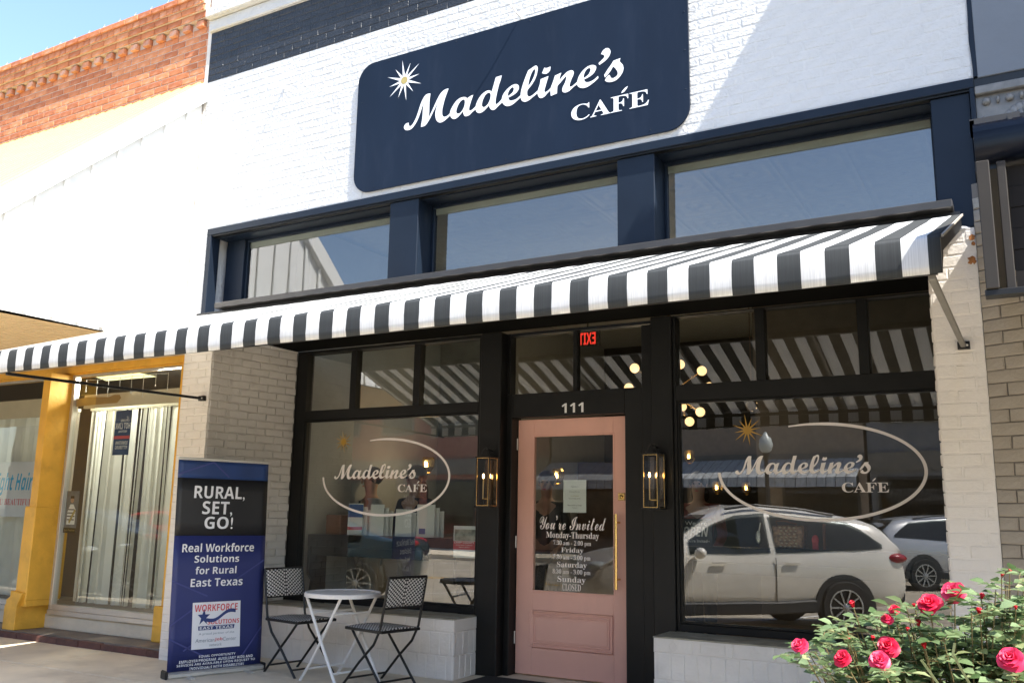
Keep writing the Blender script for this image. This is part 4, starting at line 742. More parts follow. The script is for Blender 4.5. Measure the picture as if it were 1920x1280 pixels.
for bi, (x0, x1, lab) in enumerate(((-9.10,-7.36,'white vertical blind behind the neighbouring window right of the yellow post'), (-12.3,-9.32,'white vertical blind behind the neighbouring window left of the yellow post'))):
    bl = thing('vertical_blind', lab, 'blind', (x0, 6.44, 2.4)); B(x0, x1, 6.42, 6.46, 2.38, 2.415).build('rail', SLAT, bl); n = int((x1-x0)/.062); rr = random.Random(3+bi)
    for i in range(n):
        x = x0+.03+i*.062; a = rr.choice((2.35,2.6,2.15,2.9,1.7,2.45,.9,1.1,.5,2.0,2.5)) if not bi else rr.choice((.15,.3,.2,.5,1.0,.1)); 
        sw_ = rr.uniform(-.03,.03); q = MB(); q.add([(x-.042*math.cos(a), 6.44-.042*math.sin(a), 2.378), (x+.042*math.cos(a), 6.44+.042*math.sin(a), 2.378), (x+sw_+.042*math.cos(a), 6.44+.042*math.sin(a), .33), (x+sw_-.042*math.cos(a), 6.44-.042*math.sin(a), .33)], [(0,1,2,3)]); q.build('slat', SLAT, bl)
# tape, icicle lights, posters, salon sign
a = at(143, 752, 6.25); b = at(228, 740, 6.25); q = MB(); q.prism([(a.x, a.z-.06),(a.x+.3,a.z-.055),(b.x-.06, a.z-.05),(b.x,a.z),(b.x-.03,a.z+.035),(b.x-.12,a.z+.04),(b.x-.2,a.z+.02),(a.x+.2,a.z+.035),(a.x,a.z+.02)], 6.2475, 6.249, 'xz'); q.build('brown_paper_tape', CARDB, None, label='torn strip of brown paper taped high inside the neighbouring window', cat='tape')
ic = thing('icicle_lights', 'unlit icicle light string hanging at the top of the neighbouring window', 'string lights', (-8.4, 6.30, 2.72)); q = MB(); xs = [-9.05+i*.19 for i in range(8)]
q.tube([(x, 6.30, 2.71-.012*(i % 2)) for i, x in enumerate(xs)], .003, 5); q.build('wire', WMET, ic)
for i, x in enumerate(xs): MB().tube([(x, 6.30, 2.71), (x+.005, 6.30, 2.58-.05*(i % 3))], .0028, 5).ball((x+.005, 6.30, 2.58-.05*(i % 3)), .009, 6).build('strand', WMET, ic)
a = at(0, 868, 6.25); sb = B(-11.4, at(70,863,6.25).x, 6.2475, 6.250, 1.205, 1.82).build('salon_sign', mat('sign_pale', (.62,.63,.66), .5, var=.04), None); tag(sb, 'white shop sign with blue hair lettering in the far left window', 'sign')
a, b = at(-14, 935, 6.25), at(62, 895, 6.25); text(SBI('ight Hair'), TEALT, sb, (at(-3,900,6.25).x, 6.2462, 1.44), (at(62,900,6.25).x, 6.2462, 1.70)); text(RB('U BEAUTIFUL'), REDP, sb, (at(0,938,6.25).x, 6.2462, 1.335), (at(60,938,6.25).x, 6.2462, 1.405))
a, b = at(118, 998, 6.25), at(150, 920, 6.25); pp = B(a.x, b.x, 6.2475, 6.2490, a.z, b.z).build('portrait_poster', mat('poster_grey', (.16,.17,.18), .6, var=.4, nscale=8), None); tag(pp, 'small portrait poster of a saxophone player on the neighbouring glass', 'poster'); W_ = b.x-a.x; H_ = b.z-a.z; cx = (a.x+b.x)/2
q = MB(); q.prism([(cx-.3*W_, a.z+.2*H_),(cx+.35*W_, a.z+.2*H_),(cx+.33*W_,a.z+.55*H_),(cx+.12*W_,a.z+.68*H_),(cx-.12*W_,a.z+.68*H_),(cx-.3*W_,a.z+.5*H_)], 6.2465, 6.2470, 'xz'); q.build('print', PAPER, pp)
for dz, ww in ((.30,.28),(.38,.3),(.46,.3),(.54,.26)): B(cx-ww*W_, cx+ww*W_, 6.2461, 6.2464, a.z+dz*H_, a.z+(dz+.028)*H_).build('print', GREYL, pp)
MB().lathe([(0,0),(.13*W_,0),(.135*W_,.0003)], (cx, 6.2458, a.z+.78*H_), 16, 'y').build('print', SKIN, pp); B(cx-.14*W_, cx+.14*W_, 6.2454, 6.2457, a.z+.82*H_, a.z+.88*H_).build('print', HAIR, pp)
MB().bar((cx+.3*W_, 6.2456, a.z+.55*H_), (cx-.1*W_, 6.2456, a.z+.24*H_), .03, .0005, up=(0,1,0)).build('print', GOLDP, pp)
B(a.x, b.x, 6.2457, 6.2462, a.z, a.z+.12*H_).build('print', CHB, pp); text('Jazz Festival', GOLDP, pp, (a.x+.1*W_, 6.2452, a.z+.03*H_), (b.x-.1*W_, 6.2452, a.z+.09*H_))
a, b = at(210, 853, 6.30), at(248, 768, 6.30); hp = B(a.x, b.x, 6.30, 6.304, a.z, b.z).build('festival_poster', mat('poster_navy', (.03,.06,.16), .6), None); tag(hp, 'dark blue Hot Link festival poster reading backwards in the neighbouring window', 'poster'); W_ = b.x-a.x; H_ = b.z-a.z
for s_, u0, u1, v0, v1, m_ in (('Texas', .35, .9, .74, .86, BANW), ('HOT LINK', .05, .98, .58, .72, BANW), ('FESTIVAL', .25, .8, .50, .55, BANW), ('DOWNTOWN', .15, .9, .23, .31, BANW), ('PITTSBURG', .15, .9, .13, .21, BANW)):
    text(SB(s_) if s_ != 'Texas' else SC(s_), m_, hp, (a.x+u0*W_, 6.2985, a.z+v0*H_), (a.x+u1*W_, 6.2985, a.z+v1*H_), mirror=True)
B(a.x, b.x, 6.2980, 6.2995, a.z+.36*H_, a.z+.43*H_).build('print', REDP, hp)
# ================================================================== NEIGHBOUR ON THE RIGHT
nr = thing('grey_building', 'grey painted building with ornament frieze above tan block masonry at the right edge', 'building', (1.0, 5.8, 0))
B(-.105, 6, 5.79, 6.3, 3.957, 6.7).build('upper_wall', GREYP, nr, bevel=.004)
q = MB(); q.prism([(-.128,3.97)]+[(-.128+random.uniform(-.012,.004), 4.05+i*.16) for i in range(15)]+[(-.1045,6.5),(-.1045,3.97)], 5.792, 5.83, 'xz'); q.build('mortar_joint', NAVY, nr)
B(-.126, 6, 5.80, 6.3, 3.90, 3.956).build('recess', CHB, nr); B(-.126, 6, 5.775, 6.3, 3.845, 3.899).build('moulding', GREYO, nr, bevel=.006)
fz = B(-.126, 6, 5.81, 6.3, 3.2, 3.844).build('frieze', GREYO, nr)
for i in range(26): x = -.07+i*.062; MB().ball((x, 5.80, 3.80), .024, 10, (1 if i % 2 == 0 else .45,.8,1)).build('bead', GREYO, fz, smooth=True)
for k in range(3):
    cx = .13+k*.5
    for j in range(9):
        a = PI*(.08+.84*j/8); MB().ball((cx+.10*math.cos(a), 5.805, 3.64+.09*math.sin(a)), .03, 10, (.9,.5,1.2)).tube([(cx, 5.80, 3.60), (cx+.09*math.cos(a), 5.80, 3.64+.075*math.sin(a))], [.008,.017], 8).build('shell_flute', GREYO, fz, smooth=True)
    for s_ in (-1, 1):
        for j in range(3): MB().tube([(cx+s_*.12, 5.80, 3.58), (cx+s_*(.17+.02*j), 5.79, 3.60+.03*j), (cx+s_*(.22), 5.80, 3.62+.045*j)], [.012,.014,.004], 8).build('leaf_scroll', GREYO, fz, smooth=True)
rb = Bricks(); ang = math.radians(-22); U = Vector((math.cos(ang), math.sin(ang), 0)); bw = MB(); o0 = Vector((-.188, 5.815, 0)); nn = Vector((-U.y, U.x, 0))
e_ = o0+U*2.5; bw.add([o0, e_, e_+nn*.3, o0+nn*.3, o0+Vector((0,0,3.3)), e_+Vector((0,0,3.3)), e_+nn*.3+Vector((0,0,3.3)), o0+nn*.3+Vector((0,0,3.3))], [(0,3,2,1),(4,5,6,7),(0,1,5,4),(1,2,6,5),(2,3,7,6),(3,0,4,7)]); bwo = bw.build('brick_wall', TANM, nr)
rb.field(bwo, TANB, o0+Vector((0,0,.01)), U, 2.4, 3.2, .0745, .215, D=.010, gap=.005); rb.build(290)
B(-.10, 6, 5.13, 5.80, 6.62, 6.70).build('cornice', GREYP, nr); B(-.10, 6, 5.13, 5.17, 6.70, 6.85).build('cornice_lip', GREYP, nr)  # unseen cornice, sized so its shadow falls across the white wall
# its canopy
BRNK = mat('recess_shadow', (.014,.012,.011), .7, var=.15, spec=.2)
BRNP = mat('dark_brown_metal', (.028,.024,.020), .6, var=.15, spec=.3)
rc = thing('dark_canopy', 'dark metal framed canopy cut off by the right edge of the photo', 'canopy', (1, 5.7, 2.1))
MB().add([(-.10,5.79,3.13),(3,5.79,3.13),(3,3.62,2.795),(-.10,3.62,2.795),(-.10,5.79,3.10),(3,5.79,3.10),(3,3.62,2.745),(-.10,3.62,2.745)], [(0,1,2,3),(7,6,5,4),(0,4,5,1),(1,5,6,2),(2,6,7,3),(3,7,4,0)]).build('roof', CHB, rc)
q = MB(); N = 8; prof = [(3.62+.06*math.cos(PI/2+PI*k/N*1.0), 2.70+.078*math.sin(PI/2+PI*k/N*1.0)) for k in range(N+1)]; q.prism(prof+[(3.68,2.62),(3.68,2.778)], -.095, 3, 'yz'); q.build('rolled_fascia', mat('blue_black_metal', (.004,.006,.014), .35, .1, var=.1, spec=.3), rc, smooth=True)
q = MB(); q.box(-.105,-.09,3.60,3.66,2.745,2.79); q.box(-.105,.06,3.60,3.61,2.745,2.795); q.box(-.105,.06,3.61,3.66,2.745,2.75); q.box(.02,.035,3.59,3.60,2.75,2.785); q.build('end_bracket', RAIL, rc)
B(-.095, -.052, 3.55, 3.60, 2.13, 2.61).build('frame_post', BRNP, rc, bevel=.003); B(-.030, .0, 3.58, 3.64, 2.13, 2.61).build('frame_post', BRNP, rc, bevel=.003); B(.02, .05, 3.9, 3.94, 2.1, 2.75).build('frame_post', RAIL, rc)
B(-.10, 3, 3.56, 3.62, 2.105, 2.13).build('bottom_bar', CHB, rc, bevel=.003); B(-.10, -.03, 3.63, 5.75, 2.60, 2.64).build('side_bar', CHB, rc)
B(-.03, 3, 3.66, 5.7, 2.72, 2.74).build('lining', CHB, rc)
for i in range(6): B(.002, 3, 3.65+.004*(i % 2), 3.675, 2.13+i*.08, 2.208+i*.08).build('shadow_board', BRNK, rc)  # dark boards standing in for the shaded brick recess beyond the frame
# ================================================================== BANNER STAND
ba, bb = Vector((-6.082, 5.202, 0)), Vector((-5.818, 5.983, 0)); bang = math.atan2(bb.y-ba.y, bb.x-ba.x)
bn = thing('banner_stand', 'tall blue and black roll-up banner stand on the sidewalk left of the bistro chairs', 'banner', ba, bang); WP[bn.name] = Vector((0,0,0))
BW = .80; sh = -.050
def bx(u, z): return u+sh*z/1.735
def bpan(name, m, z0, z1, y=0, par=bn, u0=.0, u1=BW, th=.002):
    q = MB(); n = 16
    rows = [z0+(z1-z0)*j/4 for j in range(5)]
    for j, z in enumerate(rows):
        for i in range(n+1): u = u0+(u1-u0)*i/n; q.v.append((bx(u, z), y+.004*math.sin(u*9+z*1.5)*(1 if u1-u0 > .5 else 0), z))
    for j in range(4):
        for i in range(n): k = j*(n+1)+i; q.f.append((k, k+1, k+n+2, k+n+1))
    o = q.build(name, m, par, smooth=True); s_ = o.modifiers.new('s', 'SOLIDIFY'); s_.thickness = th; s_.offset = 1; return o
bpan('banner_sheet', BANB, .045, 1.106); bpan('black_band', BANK, 1.106, 1.573); bpan('royal_top', BANB2, 1.573, 1.722)
MB().obox((BW/2+.0, 0, .022), (BW/2+.012, 0, 0), (0, .05, 0), (0, 0, .022)).build('base_box', SILVER, bn, bevel=.012)
for s_ in (-1,): MB().obox((-.02, 0, .03), (.012,0,0), (0,.055,0), (0,0,.035)).build('end_cap', CHB, bn, bevel=.01)
MB().obox((BW+.018, 0, .028), (.008,0,0), (0,.05,0), (0,0,.03)).build('end_cap', CHB, bn, bevel=.008)
MB().obox((bx(BW/2,1.73), 0, 1.73), (BW/2+.003,0,0), (0,.012,0), (0,0,.012)).build('top_bar', SILVER, bn, bevel=.003); MB().tube([(BW/2, .03, .05), (bx(BW/2,1.7), .03, 1.72)], .01, 8).build('support_pole', SILVER, bn)
MB().obox((.15,-.0,.006), (.02,0,0), (0,.16,0), (0,0,.006)).build('foot', SILVER, bn); MB().obox((.65,0,.006), (.02,0,0), (0,.16,0), (0,0,.006)).build('foot', SILVER, bn)
yb = -.0095
def bt(s, u0, u1, z0, z1, m=BANW, y=yb): return text(s, m, bn, (bx(u0, z0), y, z0), (bx(u1, z0), y, z1))
bt(SB('RURAL,'), .140, .585, 1.395, 1.512); bt(SB('SET,'), .215, .478, 1.265, 1.388); bt(SB('GO!'), .240, .488, 1.162, 1.262)
bt(SB('Real Workforce'), .065, .690, .975, 1.045); bt(SB('Solutions'), .172, .560, .890, .950); bt(SB('for Rural'), .185, .540, .797, .858); bt(SB('East Texas'), .150, .600, .698, .762)
MB().add([(bx(.185,.206),yb+.001,.206),(bx(.60,.204),yb+.001,.204),(bx(.59,.573),yb+.001,.573),(bx(.178,.573),yb+.001,.573)], [(0,1,2,3)]).build('logo_panel', BANW, bn)
y2 = yb-.0015
bt(SB('WORKFORCE'), .195, .565, .500, .555, REDP, y2); bt(SB('SOLUTIONS'), .31, .585, .395, .430, REDP, y2)
q = MB(); q.add([(bx(.225+ (.055 if k % 2 == 0 else .022)*math.cos(PI/2+k*PI/5)+.05,.45), y2, .455+(.07 if k % 2 == 0 else .027)*math.sin(PI/2+k*PI/5)) for k in range(10)], [tuple(range(10))]); q.build('logo_star', BANN, bn)
q = MB()
for k in range(13): t = k/12; u = .29+.26*t; z = .425+.07*t+.018*math.sin(t*2*PI*1.1+2.6); q.v += [(bx(u,z), y2-.0004, z-.014), (bx(u,z), y2-.0004, z+.014)]
for k in range(12): q.f.append((2*k, 2*k+1, 2*k+3, 2*k+2))
q.build('logo_ribbon', BANN, bn)
q = MB(); q.add([(bx(.235,.36),y2,.353),(bx(.54,.36),y2,.353),(bx(.545,.37),y2,.385),(bx(.232,.37),y2,.385)], [(0,1,2,3)]); q.build('logo_bar', BANN, bn)
bt(SB('EAST TEXAS'), .245, .53, .357, .380, BANW, y2-.001); bt('A proud partner of the', .24, .545, .310, .333, BANG, y2); bt('American', .215, .375, .258, .288, BANG, y2); bt(SB('Job'), .378, .445, .258, .288, REDP, y2); bt('Center', .448, .565, .258, .288, BANG, y2); bt('network', .335, .44, .222, .245, BANG, y2)
bt(SB('EQUAL OPPORTUNITY'), .252, .565, .136, .158, BANW); bt(SB('EMPLOYER/PROGRAM. AUXILIARY AIDS AND'), .091, .720, .107, .129, BANW); bt(SB('SERVICES ARE AVAILABLE UPON REQUEST TO'), .072, .740, .078, .100, BANW); bt(SB('INDIVIDUALS WITH DISABILITIES'), .178, .645, .050, .071, BANW)
for (u0, z0, u1, z1) in ((0,1.6,.30,1.71),(.30,1.71,.44,1.59),(.12,.2,.44,.40),(0,.75,.3,.62),(.50,.72,.79,.90),(0,.40,.18,.52),(.35,.12,.0,.30),(.62,.12,.79,.35)):
    q = MB().bar((bx(u0,z0), yb+.004, z0), (bx(u1,z1), yb+.004, z1), .012, .001, up=(0,1,0)); q.build('facet_line', BANT, bn)
# ================================================================== BISTRO SET
def place(o, loc, rz): o.location = loc; o.rotation_euler = (0,0,rz)
tb = thing('bistro_table', 'small round white folding metal table between the two bistro chairs', 'table', (-4.90, 5.88, 0)); WP[tb.name] = Vector((0,0,0)); tb.rotation_euler = (0,0,-.2)
q = MB(); q.lathe([(.29,.655),(.305,.655),(.305,.682),(.300,.688),(.285,.688),(.285,.680)], (0,0,0), 40); q.build('rim', TABW, tb, smooth=False)
for i in range(8):
    y = -.263+i*.075; hw = math.sqrt(max(.001, .286**2-max(abs(y-.035), abs(y+.035))**2)); B(-hw, hw, y-.035, y+.035, .668, .682).build('slat', TABW, tb, bevel=.003)
def leg(pts, m, par, w_=.011, name='leg'): return MB().tube(pts, w_, 8).build(name, m, par)
for s_ in (-1, 1):
    y = s_*.21
    leg([(-.20,y,.66),(.02,y,.32),(.13,y,.16),(.24,y+s_*.0,.0)], TABW, tb, .0125); leg([(.20,y*.86,.66),(-.02,y*.86,.32),(-.13,y*.86,.16),(-.26,y*.86,.0)], TABW, tb, .0125)
leg([(.17,-.21,.10),(.17,.21,.10)], TABW, tb, .009, 'stretcher'); leg([(-.17,-.18,.10),(-.17,.18,.10)], TABW, tb, .009, 'stretcher'); leg([(-.12,-.21,.53),(-.12,.21,.53)], TABW, tb, .009, 'stretcher'); leg([(.12,-.18,.53),(.12,.18,.53)], TABW, tb, .009, 'stretcher')
def woven(name, c0, ux, uy, w_, h_, par, th=.008):
    q = MB(); n = 10; c0, ux, uy = Vector(c0), Vector(ux).normalized(), Vector(uy).normalized(); nz_ = ux.cross(uy)
    for j in range(n+1):
        for i in range(n+1):
            u, v = (i/n-.5)*w_, j/n*h_; q.v.append(tuple(c0+ux*u+uy*v+nz_*(.012*math.cos(PI*(i/n-.5)))))
    for j in range(n):
        for i in range(n): k = j*(n+1)+i; q.f.append((k, k+1, k+n+2, k+n+1))
    me = bpy.data.meshes.new(name); me.from_pydata(q.v, [], q.f); me.materials.append(WEAVE); uv = me.uv_layers.new(name='UVMap')
    for p_ in me.polygons:
        p_.use_smooth = True
        for li in p_.loop_indices:
            k = me.loops[li].vertex_index; i, j = k % (n+1), k//(n+1); uv.data[li].uv = ((i/n-.5)*w_, j/n*h_+3)
    o = bpy.data.objects.new(name, me); C.objects.link(o); o.parent = par; s_ = o.modifiers.new('s', 'SOLIDIFY'); s_.thickness = th; s_.offset = 0; return o
def chair(label, loc, rz):   # local: faces +X, seat centre over the origin
    c_ = thing('bistro_chair', label, 'chair', loc, rz, 'woven bistro chairs at the white table'); WP[c_.name] = Vector((0,0,0)); hw = .195
    for s_ in (-1, 1):
        y = s_*hw
        leg([(-.275,y,.83),(-.235,y,.62),(-.20,y,.45),(-.13,y,.33),(.03,y,.19),(.22,y,0)], CHB, c_, .0105, 'leg'); leg([(.17,y*.86,.415),(.10,y*.86,.34),(-.02,y*.86,.22),(-.23,y*.86,0)], CHB, c_, .0105, 'leg')
    leg([(.16,-hw,.055),(.16,hw,.055)], CHB, c_, .008, 'stretcher'); leg([(-.175,-hw*.86,.058),(-.175,hw*.86,.058)], CHB, c_, .008, 'stretcher')
    MB().bar((-.275,-hw,.83), (-.275,hw,.83), .018).build('back_rail', CHB, c_); MB().bar((-.232,-hw,.60), (-.232,hw,.60), .014).build('back_rail', CHB, c_)
    woven('woven_back', (-.230,0,.603), (0,1,0), (-.20,0,1), hw*2-.01, .225, c_)
    q = MB(); q.box(-.22,-.205,-.20,.20,.415,.437); q.box(.205,.225,-.20,.20,.415,.437); q.box(-.205,.205,-.205,-.19,.415,.437); q.box(-.205,.205,.19,.205,.415,.437); q.build('seat_frame', CHB, c_, bevel=.004)
    woven('woven_seat', (-.21,0,.43), (0,-1,0), (1,0,0), .385, .425, c_, .01)
chair('woven black and white bistro chair between the blue banner and the white table', (-5.46, 6.02, 0), math.radians(-10)); chair('woven black and white bistro chair to the right of the white table, back to camera', (-4.55, 5.96, 0), math.radians(168))
# ================================================================== ROSES
rs = thing('rose_bush', 'knockout rose bush with bright pink blooms in the lower right corner', 'rose bush', (-.25, 3.35, 0)); root = Vector((-.22, 3.42, .02)); rr = random.Random(11)
BL = [(1790,1110,23,2.62,0),(1743,1132,22,2.60,0),(1500,1210,16,2.55,0),(1580,1233,17,2.5,0),(1650,1238,19,2.42,0),(1665,1212,21,2.55,0),(1895,1235,26,2.40,0),(1677,1143,11,2.7,0),(1663,1160,12,2.66,0),(1722,1173,8,2.6,1),(1600,1138,8,2.66,1),(1588,1203,8,2.6,1),(1701,1182,5,2.6,1),(1735,1215,8,2.55,1),(1840,1122,7,2.7,1),(1837,1151,8,2.65,1),(1715,1138,5,2.7,1),(1878,1080,5,2.7,1),(1636,1200,6,2.6,1),(1893,1074,5,2.72,1),(1905,1142,5,2.6,1)]
lv = []; stq = MB()
def curve(a, b, side, n=9):
    m1 = a+(b-a)*.35+Vector((side.x*.6, side.y*.6, .16)); pts = []
    for i in range(n+1):
        t = i/n; pts.append(a*(1-t)**2+m1*2*t*(1-t)+b*t*t)
    return pts
def leafat(p, dirv, size):
    lv.append((p, dirv, size))
tips = [atD(x, y, D-.10) for x, y, r_, D, k in BL]
extra = []
XY = [(1500,1165),(1530,1200),(1560,1165),(1600,1160),(1640,1135),(1690,1120),(1745,1150),(1800,1130),(1840,1120),(1880,1090),(1905,1070),(1560,1240),(1600,1270),(1640,1180),(1700,1170),(1760,1180),(1820,1160),(1870,1140),(1910,1150),(1540,1275),(1580,1290),(1660,1260),(1720,1240),(1780,1230),(1840,1210),(1900,1200),(1690,1290),(1750,1280),(1820,1270),(1880,1270),(1930,1110),(1950,1180),(1960,1240),(1625,1215),(1710,1205),(1860,1180)]
for (x, y) in XY:
    if y < 1150 and x < 1560: continue
    if x < 1530 and y < 1230: continue
    for k in range(3): extra.append(atD(x+rr.uniform(-22,22), y+rr.uniform(-8,24)+14, rr.uniform(2.48,3.1)))
for t in tips+extra:
    a = root+Vector((rr.uniform(-.12,.12), rr.uniform(-.1,.1), 0)); pts = curve(a, t, Vector((t.x-a.x, t.y-a.y, 0))*.4); stq.tube(pts, [.006-.0045*i/9 for i in range(10)], 5)
    for i in range(4, 9):
        for s2 in range(4):
            p0 = pts[i]+(pts[i+1]-pts[i])*rr.random() if i < 9 else pts[i]
            az = rr.uniform(0, 2*PI); dv = Vector((math.cos(az), math.sin(az), rr.uniform(-.1,.5))).normalized(); L = rr.uniform(.05,.085); sd = dv.cross(Vector((0,0,1))).normalized()
            stq.tube([p0, p0+dv*L], [.0012,.0008], 3, False)
            leafat(p0+dv*L, dv, rr.uniform(.036,.052))
            for f_ in (.45, .8):
                for s3 in (-1, 1): leafat(p0+dv*L*f_, (sd*s3+dv*.5).normalized(), rr.uniform(.028,.044))
for k, t in enumerate(tips[:9]):
    for j in range(4): az = rr.uniform(0, 2*PI); leafat(t+Vector((0,0,-.03)), Vector((math.cos(az), math.sin(az), -.1)), rr.uniform(.025,.034))
stq.build('stems', STEM, rs)
def leaf_geo(size, i):
    w_ = size*.36; L = size; c_ = .18*size
    return [(0,0,0),(L*.28,w_*.85,c_*.5),(L*.30,0,0),(L*.28,-w_*.85,c_*.5),(L*.62,w_*.9,c_*.45),(L*.65,0,-.02*L),(L*.62,-w_*.9,c_*.45),(L,0,-.10*L)], [(0,2,1),(0,3,2),(1,2,5,4),(2,3,6,5),(4,5,7),(5,6,7)]
def lm(p, dv, roll):
    x = dv.normalized(); up = Vector((rr.uniform(-.6,.6), rr.uniform(-.6,.6), 1)); y = up.cross(x).normalized(); z = x.cross(y); return Matrix(((x.x,y.x,z.x,p.x),(x.y,y.y,z.y,p.y),(x.z,y.z,z.z,p.z),(0,0,0,1)))
LM = []
for i in range(4):
    v, f = leaf_geo(1, i); me = bpy.data.meshes.new('leaf'); me.from_pydata(v, [], f); me.materials.append(GREENLEAF[i])
    for p_ in me.polygons: p_.use_smooth = True
    LM.append(me)
def lsc(l):
    q = px(l[0]); return -1 if (not q or q[0] > 1925 or q[1] > 1285) else q[2]*l[2]
lv.sort(key=lsc, reverse=True); rest = {0:MB(),1:MB(),2:MB(),3:MB()}; woff = WP[rs.name]
for k, (p, dv, s_) in enumerate(lv):
    M_ = lm(p, dv, 0) @ Matrix.Scale(s_, 4); mi = rr.choice((0,0,1,1,1,2,2,3))
    if k < 300: o = bpy.data.objects.new('leaf', LM[mi]); C.objects.link(o); o.parent = rs; o.matrix_local = Matrix.Translation(-woff) @ M_
    else:
        v, f = leaf_geo(1, 0); rest[mi].add([M_ @ Vector(x) for x in v], f)
for i in rest:
    o = rest[i].build('foliage', GREENLEAF[i], rs, smooth=True); o['kind'] = 'stuff'
def bloom(c_, r_, nrm, bud, k):
    q = MB(); nrm = nrm.normalized(); ux = nrm.cross(Vector((0,0,1)));
    if ux.length < .1: ux = Vector((1,0,0))
    ux.normalize(); uy = nrm.cross(ux)
    rings = ((5,1.08,.02,.60),(6,.92,.32,.52),(5,.66,.62,.44),(4,.42,.85,.34),(3,.22,.95,.22)) if not bud else ((4,.55,1.6,.4),(3,.4,1.7,.3))
    for ri, (n, R_, hh, wd) in enumerate(rings):
        for i in range(n):
            a = 2*PI*i/n+ri*.6+rr.uniform(-.15,.15); e = ux*math.cos(a)+uy*math.sin(a); t_ = -ux*math.sin(a)+uy*math.cos(a); R2 = R_*r_*rr.uniform(.8,1.12); G = []
            for vi in range(4):
                v = vi/3; rad = R2*(.12+.88*v**.8); h = r_*hh*math.sin(v*PI*.55)*(1-.35*v); wv = wd*r_*math.sin(PI*(.12+.62*v))*1.15
                for ui in (-1,-.4,.4,1): G.append(c_+e*(rad*(1-.12*ui*ui))+t_*wv*ui+nrm*(h+abs(ui)*.16*r_*v*(1 if ri else -1)+rr.uniform(-.06,.06)*r_))
            q.add(G, [(j*4+i2, j*4+i2+1, j*4+i2+5, j*4+i2+4) for j in range(3) for i2 in range(3)])
    o = q.build('rose_bloom' if not bud else 'rose_bud', PETAL[k % 3 if not bud else 2], rs, smooth=True)
    if not bud: o.data.materials[0] = PETAL[0 if k % 2 else 1]
    MB().ball(c_-nrm*r_*.15, r_*.22, 8).build('calyx', GREENLEAF[1], rs)
for k, ((x, y, r_, D, bud), t) in enumerate(zip(BL, tips)):
    R_ = r_/FPX*D*(.92 if not bud else 1.2); nrm = Vector((rr.uniform(-.3,.5), -.75, rr.uniform(.45,.9))) if not bud else Vector((rr.uniform(-.3,.3), -.2, 1)); bloom(t, R_, nrm, bud, k)
for (x0,y0,x1,y1) in ((1727,1236,1762,1285),(1788,1228,1822,1288),(1786,1230,1790,1205)):
    a, b = atD(x0,y0,2.3), atD(x1,y1,2.3); MB().bar(a, b, .006, .0015, up=(0,1,0)).build('grass_blade', GREENLEAF[3], rs)
